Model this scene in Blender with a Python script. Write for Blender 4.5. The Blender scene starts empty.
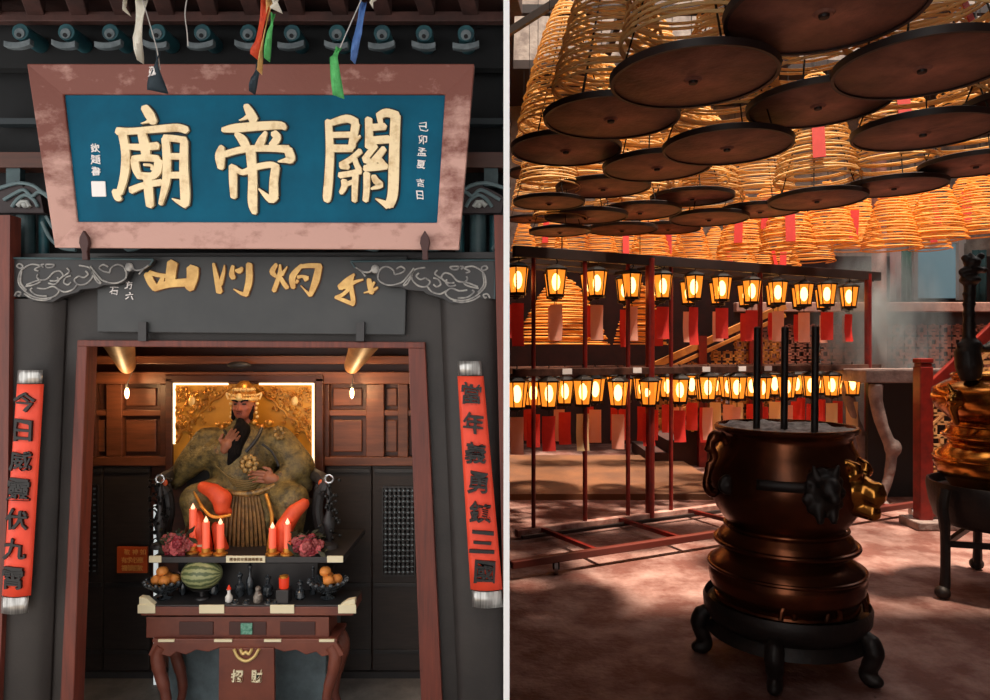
import bpy, bmesh, math, random
from math import sin, cos, pi, radians, sqrt
from mathutils import Vector, Matrix, noise
R = random.Random(7)
SC = bpy.context.scene
COL = SC.collection
F = 700.0; CX = 506.0; CY = 350.0; CH = 1.5
def P(px, py, D):
    return Vector(((px - CX) * D / F, D, CH - (py - CY) * D / F))
def lin(c):
    out = []
    for v in c:
        v = v / 255.0
        out.append(v / 12.92 if v <= 0.04045 else ((v + 0.055) / 1.055) ** 2.4)
    return tuple(out)
# ---------------------------------------------------------------- materials
MATS = {}
def mat(name, col, rough=0.6, metal=0.0, col2=None, nscale=6.0, bump=0.0, bscale=40.0, emit=None, estr=0.0,
        stretch=(1, 1, 1), spec=0.5, trans=0.0, lo=0.35, hi=0.65, coat=0.0, detail=4.0):
    if name in MATS: return MATS[name]
    m = bpy.data.materials.new(name); m.use_nodes = True
    nt = m.node_tree; b = nt.nodes['Principled BSDF']
    c = lin(col) + (1,)
    b.inputs['Base Color'].default_value = c
    b.inputs['Roughness'].default_value = rough
    b.inputs['Metallic'].default_value = metal
    b.inputs['Specular IOR Level'].default_value = spec
    if coat: b.inputs['Coat Weight'].default_value = coat; b.inputs['Coat Roughness'].default_value = 0.15
    tc = nt.nodes.new('ShaderNodeTexCoord'); mp = nt.nodes.new('ShaderNodeMapping')
    mp.inputs['Scale'].default_value = stretch
    nt.links.new(tc.outputs['Object'], mp.inputs['Vector'])
    if col2 is not None:
        n = nt.nodes.new('ShaderNodeTexNoise'); n.inputs['Scale'].default_value = nscale; n.inputs['Detail'].default_value = detail
        n.inputs['Roughness'].default_value = 0.65
        nt.links.new(mp.outputs['Vector'], n.inputs['Vector'])
        r = nt.nodes.new('ShaderNodeValToRGB')
        r.color_ramp.elements[0].position = lo; r.color_ramp.elements[0].color = c
        r.color_ramp.elements[1].position = hi; r.color_ramp.elements[1].color = lin(col2) + (1,)
        nt.links.new(n.outputs['Fac'], r.inputs['Fac']); nt.links.new(r.outputs['Color'], b.inputs['Base Color'])
    if bump:
        n2 = nt.nodes.new('ShaderNodeTexNoise'); n2.inputs['Scale'].default_value = bscale; n2.inputs['Detail'].default_value = 3
        nt.links.new(mp.outputs['Vector'], n2.inputs['Vector'])
        bp = nt.nodes.new('ShaderNodeBump'); bp.inputs['Strength'].default_value = bump; bp.inputs['Distance'].default_value = 0.02
        nt.links.new(n2.outputs['Fac'], bp.inputs['Height']); nt.links.new(bp.outputs['Normal'], b.inputs['Normal'])
    if emit is not None:
        b.inputs['Emission Color'].default_value = lin(emit) + (1,)
        b.inputs['Emission Strength'].default_value = estr
    MATS[name] = m
    return m
def translucent_mat(name, col, col2, w=0.4, rough=0.6):
    m = mat(name, col, rough, col2=col2, nscale=25)
    nt = m.node_tree; b = nt.nodes['Principled BSDF']; o = nt.nodes['Material Output']
    t = nt.nodes.new('ShaderNodeBsdfTranslucent'); t.inputs['Color'].default_value = lin(col2) + (1,)
    mx = nt.nodes.new('ShaderNodeMixShader'); mx.inputs[0].default_value = w
    nt.links.new(b.outputs[0], mx.inputs[1]); nt.links.new(t.outputs[0], mx.inputs[2]); nt.links.new(mx.outputs[0], o.inputs['Surface'])
    return m
def pane_mat(name, col, tint, strength, w=0.6):
    m = mat(name, col); nt = m.node_tree; o = nt.nodes['Material Output']
    e = nt.nodes.new('ShaderNodeEmission'); e.inputs['Color'].default_value = lin(col) + (1,); e.inputs['Strength'].default_value = strength
    t = nt.nodes.new('ShaderNodeBsdfTransparent'); t.inputs['Color'].default_value = lin(tint) + (1,)
    mx = nt.nodes.new('ShaderNodeMixShader'); mx.inputs[0].default_value = w
    nt.links.new(t.outputs[0], mx.inputs[1]); nt.links.new(e.outputs[0], mx.inputs[2]); nt.links.new(mx.outputs[0], o.inputs['Surface'])
    return m
# ---------------------------------------------------------------- mesh builder
class MB:
    def __init__(s): s.v = []; s.f = []; s.mi = []; s.cur = 0; s.xf = None
    def add(s, vs, fs):
        b = len(s.v)
        if s.xf is not None: vs = [s.xf @ Vector(v) for v in vs]
        s.v += [Vector(v) for v in vs]
        for f in fs: s.f.append([b + i for i in f]); s.mi.append(s.cur)
    def box(s, x0, x1, y0, y1, z0, z1):
        s.add([(x0,y0,z0),(x1,y0,z0),(x1,y1,z0),(x0,y1,z0),(x0,y0,z1),(x1,y0,z1),(x1,y1,z1),(x0,y1,z1)],
              [(0,3,2,1),(4,5,6,7),(0,1,5,4),(1,2,6,5),(2,3,7,6),(3,0,4,7)])
        return s
    def bar(s, a, b, w, h=None, up=(0,0,1)):
        a = Vector(a); b = Vector(b); h = h or w
        d = (b - a).normalized(); u = Vector(up)
        if abs(d.dot(u)) > 0.98: u = Vector((0, 1, 0))
        r = d.cross(u).normalized() * (w / 2); u = r.cross(d).normalized() * (h / 2)
        s.add([a-r-u, a+r-u, a+r+u, a-r+u, b-r-u, b+r-u, b+r+u, b-r+u],
              [(0,1,2,3),(7,6,5,4),(0,4,5,1),(1,5,6,2),(2,6,7,3),(3,7,4,0)])
        return s
    def prism(s, pts, y0, y1):
        """polygon of (x,z) points extruded along y"""
        n = len(pts)
        s.add([(x, y0, z) for x, z in pts] + [(x, y1, z) for x, z in pts],
              [list(range(n)), list(range(2*n-1, n-1, -1))] + [(i, (i+1) % n, n+(i+1) % n, n+i)[::-1] for i in range(n)])
        return s
    def ppx(s, pts, D, t):
        """outline given at distance D, real thickness t behind it"""
        return s.prism([((px-CX)*D/F, CH-(py-CY)*D/F) for px, py in pts], D, D + t)
    def tube(s, pts, r, seg=8, closed=False, cap=True, flat=1.0):
        pts = [Vector(p) for p in pts]; n = len(pts)
        rr = r if isinstance(r, (list, tuple)) else [r] * n
        vs = []; prev = None
        for i, p in enumerate(pts):
            if closed: t = pts[(i+1) % n] - pts[i-1]
            else: t = pts[min(i+1, n-1)] - pts[max(i-1, 0)]
            if t.length < 1e-9: t = Vector((0, 0, 1))
            t.normalize()
            if prev is None:
                a = Vector((0, 0, 1)) if abs(t.z) < 0.9 else Vector((0, 1, 0))
                u = (a - t * a.dot(t)).normalized()
            else:
                u = prev - t * prev.dot(t)
                u = u.normalized() if u.length > 1e-6 else t.orthogonal().normalized()
            prev = u; w = t.cross(u)
            for k in range(seg):
                q = 2*pi*k/seg
                vs.append(p + u * (rr[i]*cos(q)) + w * (rr[i]*sin(q)*flat))
        fs = []
        for i in range(n if closed else n - 1):
            j = (i+1) % n
            for k in range(seg):
                l = (k+1) % seg
                fs.append((i*seg+k, i*seg+l, j*seg+l, j*seg+k))
        if cap and not closed:
            fs.append(list(range(seg))[::-1]); fs.append([(n-1)*seg+k for k in range(seg)])
        s.add(vs, fs); return s
    def lathe(s, prof, c=(0, 0, 0), seg=32, a0=0.0):
        """profile of (r, z) turned about the vertical through c"""
        n = len(prof); vs = []
        for r, z in prof:
            for k in range(seg):
                q = a0 + 2*pi*k/seg
                vs.append((c[0]+r*cos(q), c[1]+r*sin(q), c[2]+z))
        fs = []
        for i in range(n-1):
            for k in range(seg):
                l = (k+1) % seg
                fs.append((i*seg+k, i*seg+l, (i+1)*seg+l, (i+1)*seg+k))
        closed = prof[0] == prof[-1]
        if prof[0][0] > 1e-5 and not closed: fs.append(list(range(seg))[::-1])
        if prof[-1][0] > 1e-5 and not closed: fs.append([(n-1)*seg+k for k in range(seg)])
        s.add(vs, fs); return s
    def ell(s, c, r, seg=16, rings=10, rot=None):
        if not isinstance(r, (list, tuple)): r = (r, r, r)
        c = Vector(c); vs = []
        for i in range(rings+1):
            t = pi*i/rings
            for k in range(seg):
                q = 2*pi*k/seg
                v = Vector((r[0]*sin(t)*cos(q), r[1]*sin(t)*sin(q), r[2]*cos(t)))
                if rot is not None: v = rot @ v
                vs.append(c + v)
        fs = []
        for i in range(rings):
            for k in range(seg):
                l = (k+1) % seg
                fs.append((i*seg+k, (i+1)*seg+k, (i+1)*seg+l, i*seg+l))
        s.add(vs, fs); return s
    def cap(s, a, b, r0, r1=None, seg=12):
        r1 = r0 if r1 is None else r1
        s.tube([a, b], [r0, r1], seg); s.ell(a, r0, seg, 8); s.ell(b, r1, seg, 8); return s
    def grid(s, fn, nu, nv):
        vs = [fn(i/nu, j/nv) for j in range(nv+1) for i in range(nu+1)]
        fs = [(j*(nu+1)+i, j*(nu+1)+i+1, (j+1)*(nu+1)+i+1, (j+1)*(nu+1)+i) for j in range(nv) for i in range(nu)]
        s.add(vs, fs); return s
    def mesh(s, name, mats, off, smooth=35):
        me = bpy.data.meshes.new(name)
        me.from_pydata([v - off for v in s.v], [], s.f)
        for m in (mats if isinstance(mats, (list, tuple)) else [mats]): me.materials.append(m)
        me.polygons.foreach_set('material_index', s.mi)
        bm = bmesh.new(); bm.from_mesh(me)
        bmesh.ops.remove_doubles(bm, verts=bm.verts, dist=1e-6)
        bmesh.ops.recalc_face_normals(bm, faces=bm.faces)
        bm.to_mesh(me); bm.free()
        if smooth:
            me.shade_smooth(); me.set_sharp_from_angle(angle=radians(smooth))
        me.update(); return me
    def build(s, name, mats, parent=None, smooth=35, bevel=0.0, solid=0.0, origin=None, fuse=0.0, soft=6):
        off = Vector(origin) if origin is not None else (wloc(parent) if parent is not None else Vector((0, 0, 0)))
        if parent is None and origin is None:
            xs = [v.x for v in s.v]; ys = [v.y for v in s.v]; zs = [v.z for v in s.v]
            off = Vector(((min(xs)+max(xs))/2, (min(ys)+max(ys))/2, min(zs)))
        o = bpy.data.objects.new(name, s.mesh(name, mats, off, smooth)); COL.objects.link(o)
        if parent is not None: o.parent = parent; o.location = off - wloc(parent)
        else: o.location = off
        o['_w'] = 1
        if fuse:
            m = o.modifiers.new('r', 'REMESH'); m.mode = 'VOXEL'; m.voxel_size = fuse
            m2 = o.modifiers.new('s', 'SMOOTH'); m2.iterations = soft; m2.factor = 0.6
            bpy.context.view_layer.update()
            ev = o.evaluated_get(bpy.context.evaluated_depsgraph_get())
            me = bpy.data.meshes.new_from_object(ev); o.modifiers.clear(); o.data = me
            me.shade_smooth()
        if bevel:
            m = o.modifiers.new('b', 'BEVEL'); m.width = bevel; m.segments = 2; m.limit_method = 'ANGLE'; m.angle_limit = radians(40)
        if solid:
            m = o.modifiers.new('t', 'SOLIDIFY'); m.thickness = solid; m.offset = 0
        del o['_w']
        return o
def wloc(o):
    v = Vector((0, 0, 0))
    while o is not None: v = v + o.location; o = o.parent
    return v
def T(name, label, cat, loc, group=None):
    o = bpy.data.objects.new(name, None); COL.objects.link(o); o.location = loc; o.empty_display_size = 0.1
    o['label'] = label; o['category'] = cat
    if group: o['group'] = group
    return o
def tag(o, label, cat, group=None, kind=None):
    o['label'] = label; o['category'] = cat
    if group: o['group'] = group
    if kind: o['kind'] = kind
    return o
def struct(o): o['kind'] = 'structure'; return o
def dup(root, loc, label=None, group=None, rz=None, skip=(), swap=None, scale=None):
    r = root.copy(); COL.objects.link(r); r.location = loc
    if label: r['label'] = label
    if group: r['group'] = group
    if rz is not None: r.rotation_euler = (0, 0, rz)
    if scale: r.scale = scale
    for ch in list(root.children):
        if ch.name.split('.')[0] in skip: continue
        c = ch.copy(); COL.objects.link(c); c.parent = r
        if swap and ch.name.split('.')[0] in swap: c.data = swap[ch.name.split('.')[0]]
        for g in ch.children:
            d = g.copy(); COL.objects.link(d); d.parent = c
    return r
def crom(pts, k=6):
    """smooth curve through points"""
    pts = [Vector(p) for p in pts]; out = []
    for i in range(len(pts)-1):
        p0 = pts[max(i-1, 0)]; p1 = pts[i]; p2 = pts[i+1]; p3 = pts[min(i+2, len(pts)-1)]
        for j in range(k):
            t = j/k
            out.append(0.5*((2*p1)+(p2-p0)*t+(2*p0-5*p1+4*p2-p3)*t*t+(3*p1-p0-3*p2+p3)*t**3))
    out.append(pts[-1]); return out
def stroke(mb, pts, map2, y0, y1, wk=1.0, grow=0.0):
    """brush stroke: (x, y, width) points in drawing units -> solid ribbon; map2 turns (x, y) into (x, z)"""
    q = [Vector(p) for p in pts]
    c = crom(q, 4) if len(q) > 2 else [q[0], q[0].lerp(q[1], .33), q[0].lerp(q[1], .66), q[1]]
    L = []; Rr = []; n = len(c)
    for i, p in enumerate(c):
        d = c[min(i+1, n-1)] - c[max(i-1, 0)]; d.z = 0; d.normalize()
        nrm = Vector((-d.y, d.x, 0)); w = max(p.z*wk/2 + grow, 0.5)
        e = Vector((p.x, p.y, 0))
        if i == 0: L.append(e - d*w*0.55 + nrm*w*0.35); Rr.append(e - d*w*0.25 - nrm*w*0.6)
        L.append(e + nrm*w); Rr.append(e - nrm*w)
        if i == n-1: L.append(e + d*w*0.3 + nrm*w*0.6); Rr.append(e + d*w*0.6 - nrm*w*0.2)
    m = len(L); LL = [map2(a.x, a.y) for a in L]; RR = [map2(a.x, a.y) for a in Rr]
    vs = [(x, y0, z) for x, z in LL] + [(x, y0, z) for x, z in RR] + [(x, y1, z) for x, z in LL] + [(x, y1, z) for x, z in RR]
    fs = []
    for i in range(m-1):
        fs += [(i, i+1, m+i+1, m+i), (2*m+i, 3*m+i, 3*m+i+1, 2*m+i+1), (i, 2*m+i, 2*m+i+1, i+1), (m+i, m+i+1, 3*m+i+1, 3*m+i)]
    fs += [(0, m, 3*m, 2*m), (m-1, 3*m-1, 4*m-1, 2*m-1)]
    mb.add(vs, fs)
def glyphs(mb, s, cx, cz, h, y0, y1, sx=1.0, wob=0.0, bold=0.0, slant=0.0):
    """writing from the built-in font as solid letters facing -y"""
    cu = bpy.data.curves.new('t', 'FONT'); cu.body = s; cu.size = 1.0; cu.extrude = 0.5; cu.offset = bold; cu.resolution_u = 2
    o = bpy.data.objects.new('t', cu); COL.objects.link(o); bpy.context.view_layer.update()
    ev = o.evaluated_get(bpy.context.evaluated_depsgraph_get()); me = bpy.data.meshes.new_from_object(ev)
    vs = [v.co.copy() for v in me.vertices]; fs = [list(p.vertices) for p in me.polygons]
    bpy.data.objects.remove(o); bpy.data.curves.remove(cu); bpy.data.meshes.remove(me)
    if not vs: return
    x0 = min(v.x for v in vs); x1 = max(v.x for v in vs); a0 = min(v.y for v in vs); a1 = max(v.y for v in vs)
    k = h / (a1 - a0); out = []
    for v in vs:
        x = (v.x - (x0+x1)/2) * k * sx; z = (v.y - (a0+a1)/2) * k
        if wob:
            q = noise.noise_vector(Vector((x/h*2.2 + cx*9, z/h*2.2 + cz*9, 0.3)))
            x += q.x*wob*h; z += q.y*wob*h
        out.append((cx + x + slant*z, y0 if v.z > 0 else y1, cz + z))
    mb.add(out, fs)
# camera: eye height 1.5 m, level
cam = bpy.data.cameras.new('camera'); cam.sensor_width = 36; cam.lens = 36*F/990; cam.shift_x = -(CX-495)/990; cam.clip_start = 0.02
co = bpy.data.objects.new('camera', cam); COL.objects.link(co); co.location = (0, 0, CH); co.rotation_euler = (pi/2, 0, 0); SC.camera = co
vs_ = SC.view_settings; vs_.view_transform = 'Standard'; vs_.look = 'None'; vs_.gamma = 1; vs_.exposure = 0; vs_.use_curve_mapping = False
SC.cycles.max_bounces = 7; SC.cycles.diffuse_bounces = 4; SC.cycles.transparent_max_bounces = 12; SC.cycles.volume_bounces = 0
SC.cycles.caustics_reflective = False; SC.cycles.caustics_refractive = False
SC.cycles.sample_clamp_indirect = 4.0
# ================================================================ LEFT: temple front
LG = -1.25
M_white = mat('white_paint', (250, 250, 250), 0.5)
M_dark = mat('dark_lacquer', (33, 28, 27), 0.55, col2=(44, 38, 36), nscale=3, bump=0.08, bscale=60)
M_black = mat('black_lacquer', (38, 36, 38), 0.45, col2=(46, 43, 44), nscale=4)
M_plaque = mat('plaque_slate', (44, 46, 48), 0.5, col2=(54, 55, 56), nscale=3)
M_jamb = mat('red_brown_wood', (112, 50, 36), 0.5, col2=(82, 36, 28), nscale=4, stretch=(8, 8, .5), bump=0.1)
M_eave = mat('eave_wood', (80, 48, 42), 0.7, col2=(56, 34, 31), nscale=5, bump=0.15)
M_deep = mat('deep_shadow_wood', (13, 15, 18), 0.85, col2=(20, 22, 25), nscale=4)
M_teal = mat('teal_paint', (40, 90, 98), 0.5, col2=(26, 62, 72), nscale=9)
M_tealg = mat('teal_grey_paint', (62, 84, 88), 0.5, col2=(36, 60, 66), nscale=7)
M_grey = mat('weathered_grey_tile', (118, 128, 132), 0.7, col2=(90, 100, 105), nscale=14, bump=0.2)
M_line = mat('pale_line_paint', (165, 168, 165), 0.5)
M_frame = mat('weathered_pink_frame', (112, 54, 40), 0.5, col2=(190, 146, 134), nscale=4.5, stretch=(1, 1, 1.6), bump=0.12, bscale=30, lo=.38, hi=.62, detail=9)
nt = M_frame.node_tree; rp = [n for n in nt.nodes if n.type == 'VALTORGB'][0]; src = rp.inputs[0].links[0].from_socket
tc = [n for n in nt.nodes if n.type == 'TEX_COORD'][0]; sx = nt.nodes.new('ShaderNodeSeparateXYZ'); nt.links.new(tc.outputs['Object'], sx.inputs[0])
ma = nt.nodes.new('ShaderNodeMath'); ma.operation = 'MULTIPLY_ADD'; nt.links.new(sx.outputs['Z'], ma.inputs[0]); ma.inputs[1].default_value = -.34; nt.links.new(src, ma.inputs[2])
mb2 = nt.nodes.new('ShaderNodeMath'); mb2.operation = 'ADD'; nt.links.new(ma.outputs[0], mb2.inputs[0]); mb2.inputs[1].default_value = .165; nt.links.new(mb2.outputs[0], rp.inputs[0])
M_blue = mat('blue_signboard', (0, 88, 116), 0.6, col2=(0, 76, 102), nscale=3, bump=0.05, spec=.15)
M_gold = mat('cream_gold_leaf', (240, 216, 172), 0.5, col2=(196, 160, 108), nscale=14, lo=.5, hi=.78, bump=0.1)
M_outl = mat('black_outline', (14, 14, 18), 0.6)
M_gold2 = mat('warm_gold_leaf', (236, 192, 112), 0.38, col2=(200, 150, 76), nscale=9)
M_bronze_d = mat('dark_bronze_clip', (62, 34, 32), 0.4, 0.3)
M_banner = mat('vermilion_banner', (236, 74, 44), 0.55, col2=(222, 62, 36), nscale=5)
M_ink = mat('black_ink', (16, 12, 12), 0.5)
M_silver = mat('brushed_silver', (205, 203, 200), 0.3, 0.75, col2=(130, 128, 126), nscale=6, stretch=(12, 12, .6))
M_pale = mat('pale_paper', (235, 228, 225), 0.7)

# the white partition board between the two places
struct(MB().box(-.0036, .0050, 1.0, 12.0, LG-.3, 8.6).build('wall_middle', M_white, smooth=0))

# ground of the left place
M_gnd = mat('grey_stone_paving', (132, 128, 124), 0.7, col2=(104, 100, 98), nscale=5, bump=0.1)
struct(MB().box(-5.5, -.0036, -2.5, 6.3, LG-.25, LG).build('floor', M_gnd, smooth=0))

# facade wall around the door, lintel
fw = MB()
fw.ppx([(-180, 258), (80, 258), (80, 341), (59, 760), (-180, 760)], 4.52, .07)
fw.ppx([(424, 258), (505, 258), (505, 760), (444, 760), (424, 343)], 4.52, .07)
fw.ppx([(80, 258), (424, 258), (424, 344), (80, 341)], 4.52, .07)
struct(fw.build('wall_front', M_dark, smooth=0))
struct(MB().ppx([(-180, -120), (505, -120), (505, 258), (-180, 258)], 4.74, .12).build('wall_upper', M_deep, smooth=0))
jm = MB()
jm.ppx([(77, 341), (87, 341), (71, 760), (57, 760)], 4.47, .12)
jm.ppx([(408, 344), (425, 344), (445, 760), (423, 760)], 4.47, .12)
jm.ppx([(77, 340), (425, 342), (425, 348.5), (77, 346.5)], 4.462, .12)
struct(jm.build('door_1', M_jamb, smooth=0, bevel=.006))

def lean_pilaster(name, xl0, xr0, xl1, xr1, y0, y1, D, bulge, m):
    mb = MB()
    def fn(u, v):
        a = P(xl0+(xl1-xl0)*v, y0+(y1-y0)*v, D); b = P(xr0+(xr1-xr0)*v, y0+(y1-y0)*v, D)
        p = a.lerp(b, u); p.y = D - bulge*sqrt(max(0, 1-(2*u-1)**2)); return p
    mb.grid(fn, 16, 2)
    a = P(xl0, y0, D); b = P(xr0, y0, D); c = P(xr1, y1, D); d = P(xl1, y1, D)
    mb.add([a, b, c, d, a+Vector((0, .1, 0)), b+Vector((0, .1, 0)), c+Vector((0, .1, 0)), d+Vector((0, .1, 0))],
           [(4, 5, 6, 7), (0, 1, 5, 4), (3, 7, 6, 2), (0, 4, 7, 3), (1, 2, 6, 5)])
    return mb.build(name, m)
struct(lean_pilaster('trim_1', -8, 66, -30, 48, 300, 752, 4.5, .10, M_dark))
struct(lean_pilaster('trim_2', 440, 504.6, 460, 504.6, 300, 752, 4.5, .10, M_dark))
struct(MB().ppx([(-30, 215), (10, 215), (8, 480), (-4, 760), (-40, 760)], 4.36, .1).build('trim_3', M_jamb, smooth=0))
struct(MB().ppx([(494, 215), (505, 215), (505, 600), (503, 600)], 4.36, .1).build('trim_4', M_jamb, smooth=0))

# ---- eave of the roof above the sign
ev = T('roof_eave', 'dark wooden roof eave with a row of round teal rafter ends above the blue sign', 'eave', P(250, 20, 4.5))
ev_deck = MB().box(-5.4, -.01, 2.9, 4.86, 3.72, 3.78); ev_deck.build('roof_deck', M_eave, ev, smooth=0)
MB().ppx([(-220, 11), (505, 11), (505, 21), (-220, 21)], 4.40, .06).build('fascia_board', M_eave, ev, smooth=0, bevel=.005)
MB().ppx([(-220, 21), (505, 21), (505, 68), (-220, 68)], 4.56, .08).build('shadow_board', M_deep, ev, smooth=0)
for i in range(-2, 12):
    x = 36 + 43.5*i
    a = P(x, 12, 4.42); a.z = 3.66
    dx = (x-250)/43.5
    b = Vector((P(x - dx*2.2, 12, 4.42).x, 3.0, 3.66)); b.x = (x - 6*dx*.9 - CX)*3.0/F*1.0 if False else b.x + (506-x)*0.0012 - dx*.02
    MB().bar(a, b, .10, .11).build('rafter', M_eave, ev, smooth=0, bevel=.006)
dx_ = [20, 66, 110, 157, 202, 248, 292, 337, 382, 424, 466]
for i, x in enumerate(dx_):
    y = 31.5 + i*.15
    c = P(x, y, 4.36); mb = MB()
    ring = lambda r, y0, y1, oz=0, ox=0: mb.tube([(c.x+ox, c.y+y0, c.z+oz), (c.x+ox, c.y+y1, c.z+oz)], r, 24)
    e = MB(); e.tube([(c.x, c.y, c.z), (c.x, c.y+.2, c.z)], .052, 24); re_ = e.build('rafter_end', M_teal, ev, bevel=.004)
    e = MB(); e.tube([(c.x, c.y-.008, c.z-.014), (c.x, c.y+.01, c.z-.014)], .032, 20); e.build('ring', M_grey, re_)
    e = MB(); e.tube([(c.x, c.y-.014, c.z-.026), (c.x, c.y+.01, c.z-.026)], .013, 14); e.build('centre_boss', M_outl, re_)
    sg = (-1)**i * .004
    pts = [(c.x+sg*(k/6)+ .078*(k/6), c.z-.078+.016*(k/6)**2 + sg*k/6*1.5) for k in range(-6, 7)]
    low = [(px_, pz_-.036) for px_, pz_ in pts][::-1]
    MB().prism(pts+low, 4.33, 4.37).build('drip_tile', M_grey, ev, bevel=.003)

# ---- the great signboard
Zb = CH-(250-CY)*4.25/F; TL = .12; TH = math.atan2(TL, 1.09)
sg = T('temple_signboard', 'large tilted blue temple signboard with three cream gold characters and weathered pink brown frame', 'sign', (P(256, 250, 4.19).x, 4.25, Zb))
SL = sg.location
def smap(px, py):
    D = 4.25 - TL*(250-py)/183
    return (SL.x + (px-253)*.988*D/F, Zb + (CH-(py-CY)*D/F - Zb)/cos(TH))
OUT = [smap(*p) for p in ((30, 66), (478, 66), (455, 250), (51, 248))]
INN = [smap(*p) for p in ((62, 95), (447, 95), (434, 223), (71, 222))]
yb = 4.25
mb = MB()
vs = [(x, yb-.05, z) for x, z in OUT] + [(x, yb-.015, z) for x, z in INN] + [(x, yb+.03, z) for x, z in OUT] + [(x, yb+.03, z) for x, z in INN]
fs = []
for i in range(4):
    j = (i+1) % 4
    fs += [(i, j, 4+j, 4+i), (8+i, 8+j, j, i), (4+i, 4+j, 12+j, 12+i), (12+i, 12+j, 8+j, 8+i)]
mb.add(vs, fs); mb.build('sign_frame', M_frame, sg, smooth=0, bevel=.006)
MB().prism([smap(60, 93), smap(449, 93), smap(436, 225), smap(69, 224)], yb, yb+.02).build('sign_panel', M_blue, sg, smooth=0)
def char_px(name, strokes, org, sc, mp, parent, m1, m2, yy, th, gr, label=None):
    mb = MB(); n = 0
    for layer, (g, y0) in enumerate(((gr, yy-.004), (0, yy-th))):
        mb.cur = 1-layer
        for s_ in strokes:
            pts = [(org[0]+a*sc, org[1]+b*sc, w*sc) for a, b, w in s_]
            stroke(mb, pts, mp, y0 - n*.00012, yy+.001, grow=g); n += 1
        n = 0
    o = mb.build(name, [m1, m2], parent, smooth=0)
    if label: o['label'] = label
    return o
MIAO = [[(370,45,45),(400,90,58),(422,135,45)],[(415,110,30),(385,130,16),(348,140,5)],
 [(205,185,45),(300,185,38),(450,172,42),(560,165,45),(615,180,45)],[(235,195,50),(250,300,50),(245,400,50),(228,480,45),(205,545,40)],
 [(180,530,40),(195,570,45),(212,580,22)],[(350,200,50),(365,270,58),(370,330,50)],[(270,275,34),(350,278,40),(440,270,45)],
 [(290,345,34),(360,340,40),(440,345,40)],[(300,350,48),(310,410,45),(330,455,34)],[(445,355,48),(430,420,50),(400,450,40)],
 [(355,380,14),(400,385,16),(400,410,14)],[(320,440,40),(370,448,44),(415,445,40)],[(272,530,42),(350,500,36),(455,482,38)],[(375,450,50),(378,540,52),(383,620,46)],
 [(488,228,46),(492,350,48),(482,480,46),(445,610,26)],[(480,225,40),(540,228,38),(605,238,40)],[(598,240,44),(590,400,52),(592,550,56),(588,615,46)],[(595,615,40),(560,600,30),(515,578,7)],
 [(490,332,38),(590,332,36)],[(488,442,38),(590,440,38)]]
DI = [[(268,35,34),(290,75,52),(312,122,55)],[(285,95,32),(255,112,16),(225,122,5)],[(125,178,28),(200,168,50),(350,155,50),(470,152,45),(490,172,25)],
 [(205,200,30),(240,235,54),(262,280,50)],[(380,190,20),(355,235,44),(330,285,50)],[(425,195,44),(445,225,46),(410,270,40)],
 [(118,275,32),(105,330,58),(108,400,38)],[(130,320,36),(250,290,38),(400,285,38),(510,290,46)],[(505,290,50),(520,345,52),(490,355,30),(445,362,8)],
 [(178,388,46),(176,480,46),(176,570,36)],[(190,400,30),(235,425,34),(310,395,36),(400,380,36),(440,395,36)],[(285,290,58),(292,450,52),(286,600,54),(296,662,30)],
 [(430,392,48),(415,480,50),(412,560,54)],[(420,560,50),(390,580,44),(325,520,8)]]
GUAN = [[(108,125,40),(110,300,48),(98,450,50),(84,560,50),(82,592,36)],[(115,140,34),(215,112,46),(272,135,46)],[(268,140,48),(255,205,46),(238,280,42)],
 [(125,207,34),(255,205,34)],[(125,285,44),(240,285,42)],[(292,212,12),(250,250,30)],[(290,300,34),(235,345,32),(172,385,40)],[(172,385,38),(215,395,30)],
 [(250,330,32),(262,375,32),(278,410,36)],[(160,442,34),(225,432,34),(285,418,34)],[(185,470,34),(188,505,36),(165,545,26)],[(185,500,26),(240,478,26)],[(255,440,38),(248,520,36),(243,592,32)],
 [(345,112,42),(345,200,46),(340,280,46)],[(400,100,40),(450,78,48),(515,95,48)],[(505,92,58),(492,250,60),(482,400,62),(470,550,60),(445,618,52)],[(440,618,46),(410,600,30),(368,578,8)],
 [(410,105,34),(415,140,30)],[(350,165,40),(440,158,40)],[(350,240,46),(460,232,46)],[(382,268,34),(345,310,36),(312,352,38)],[(312,352,36),(350,365,34)],
 [(430,285,34),(385,340,42),(335,395,40)],[(400,350,34),(425,385,38)],[(310,402,38),(380,395,40),(440,388,38)],[(322,430,40),(318,520,38),(308,590,34)],
 [(360,445,30),(375,475,40),(400,500,34),(345,520,14)]]
yc = yb
char_px('character', MIAO, (80, 100), .1714, smap, sg, M_gold, M_outl, yc, .022, 1.6)
char_px('character', DI, (200, 100), .1714, smap, sg, M_gold, M_outl, yc, .022, 1.6)
char_px('character', GUAN, (310, 100), .1714, smap, sg, M_gold, M_outl, yc, .022, 1.6)
for i, ch in enumerate('己卯孟夏吉日'):
    mb = MB(); x, z = smap(424-i*1.3, 127+i*12.5+(6 if i > 3 else 0)); glyphs(mb, ch, x, z, .05, yb-.006, yb+.001, wob=.15, bold=.01); mb.build('small_character', M_pale, sg, smooth=0)
for i, ch in enumerate('欽題書'):
    mb = MB(); x, z = smap(91, 148+i*11.5); glyphs(mb, ch, x, z, .052, yb-.006, yb+.001, wob=.15, bold=.01); mb.build('small_character', M_pale, sg, smooth=0)
x, z = smap(93, 189); MB().box(x-.043, x+.043, yb-.008, yb+.001, z-.046, z+.046).build('seal_stamp', M_pale, sg, smooth=0, bevel=.006)
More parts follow.
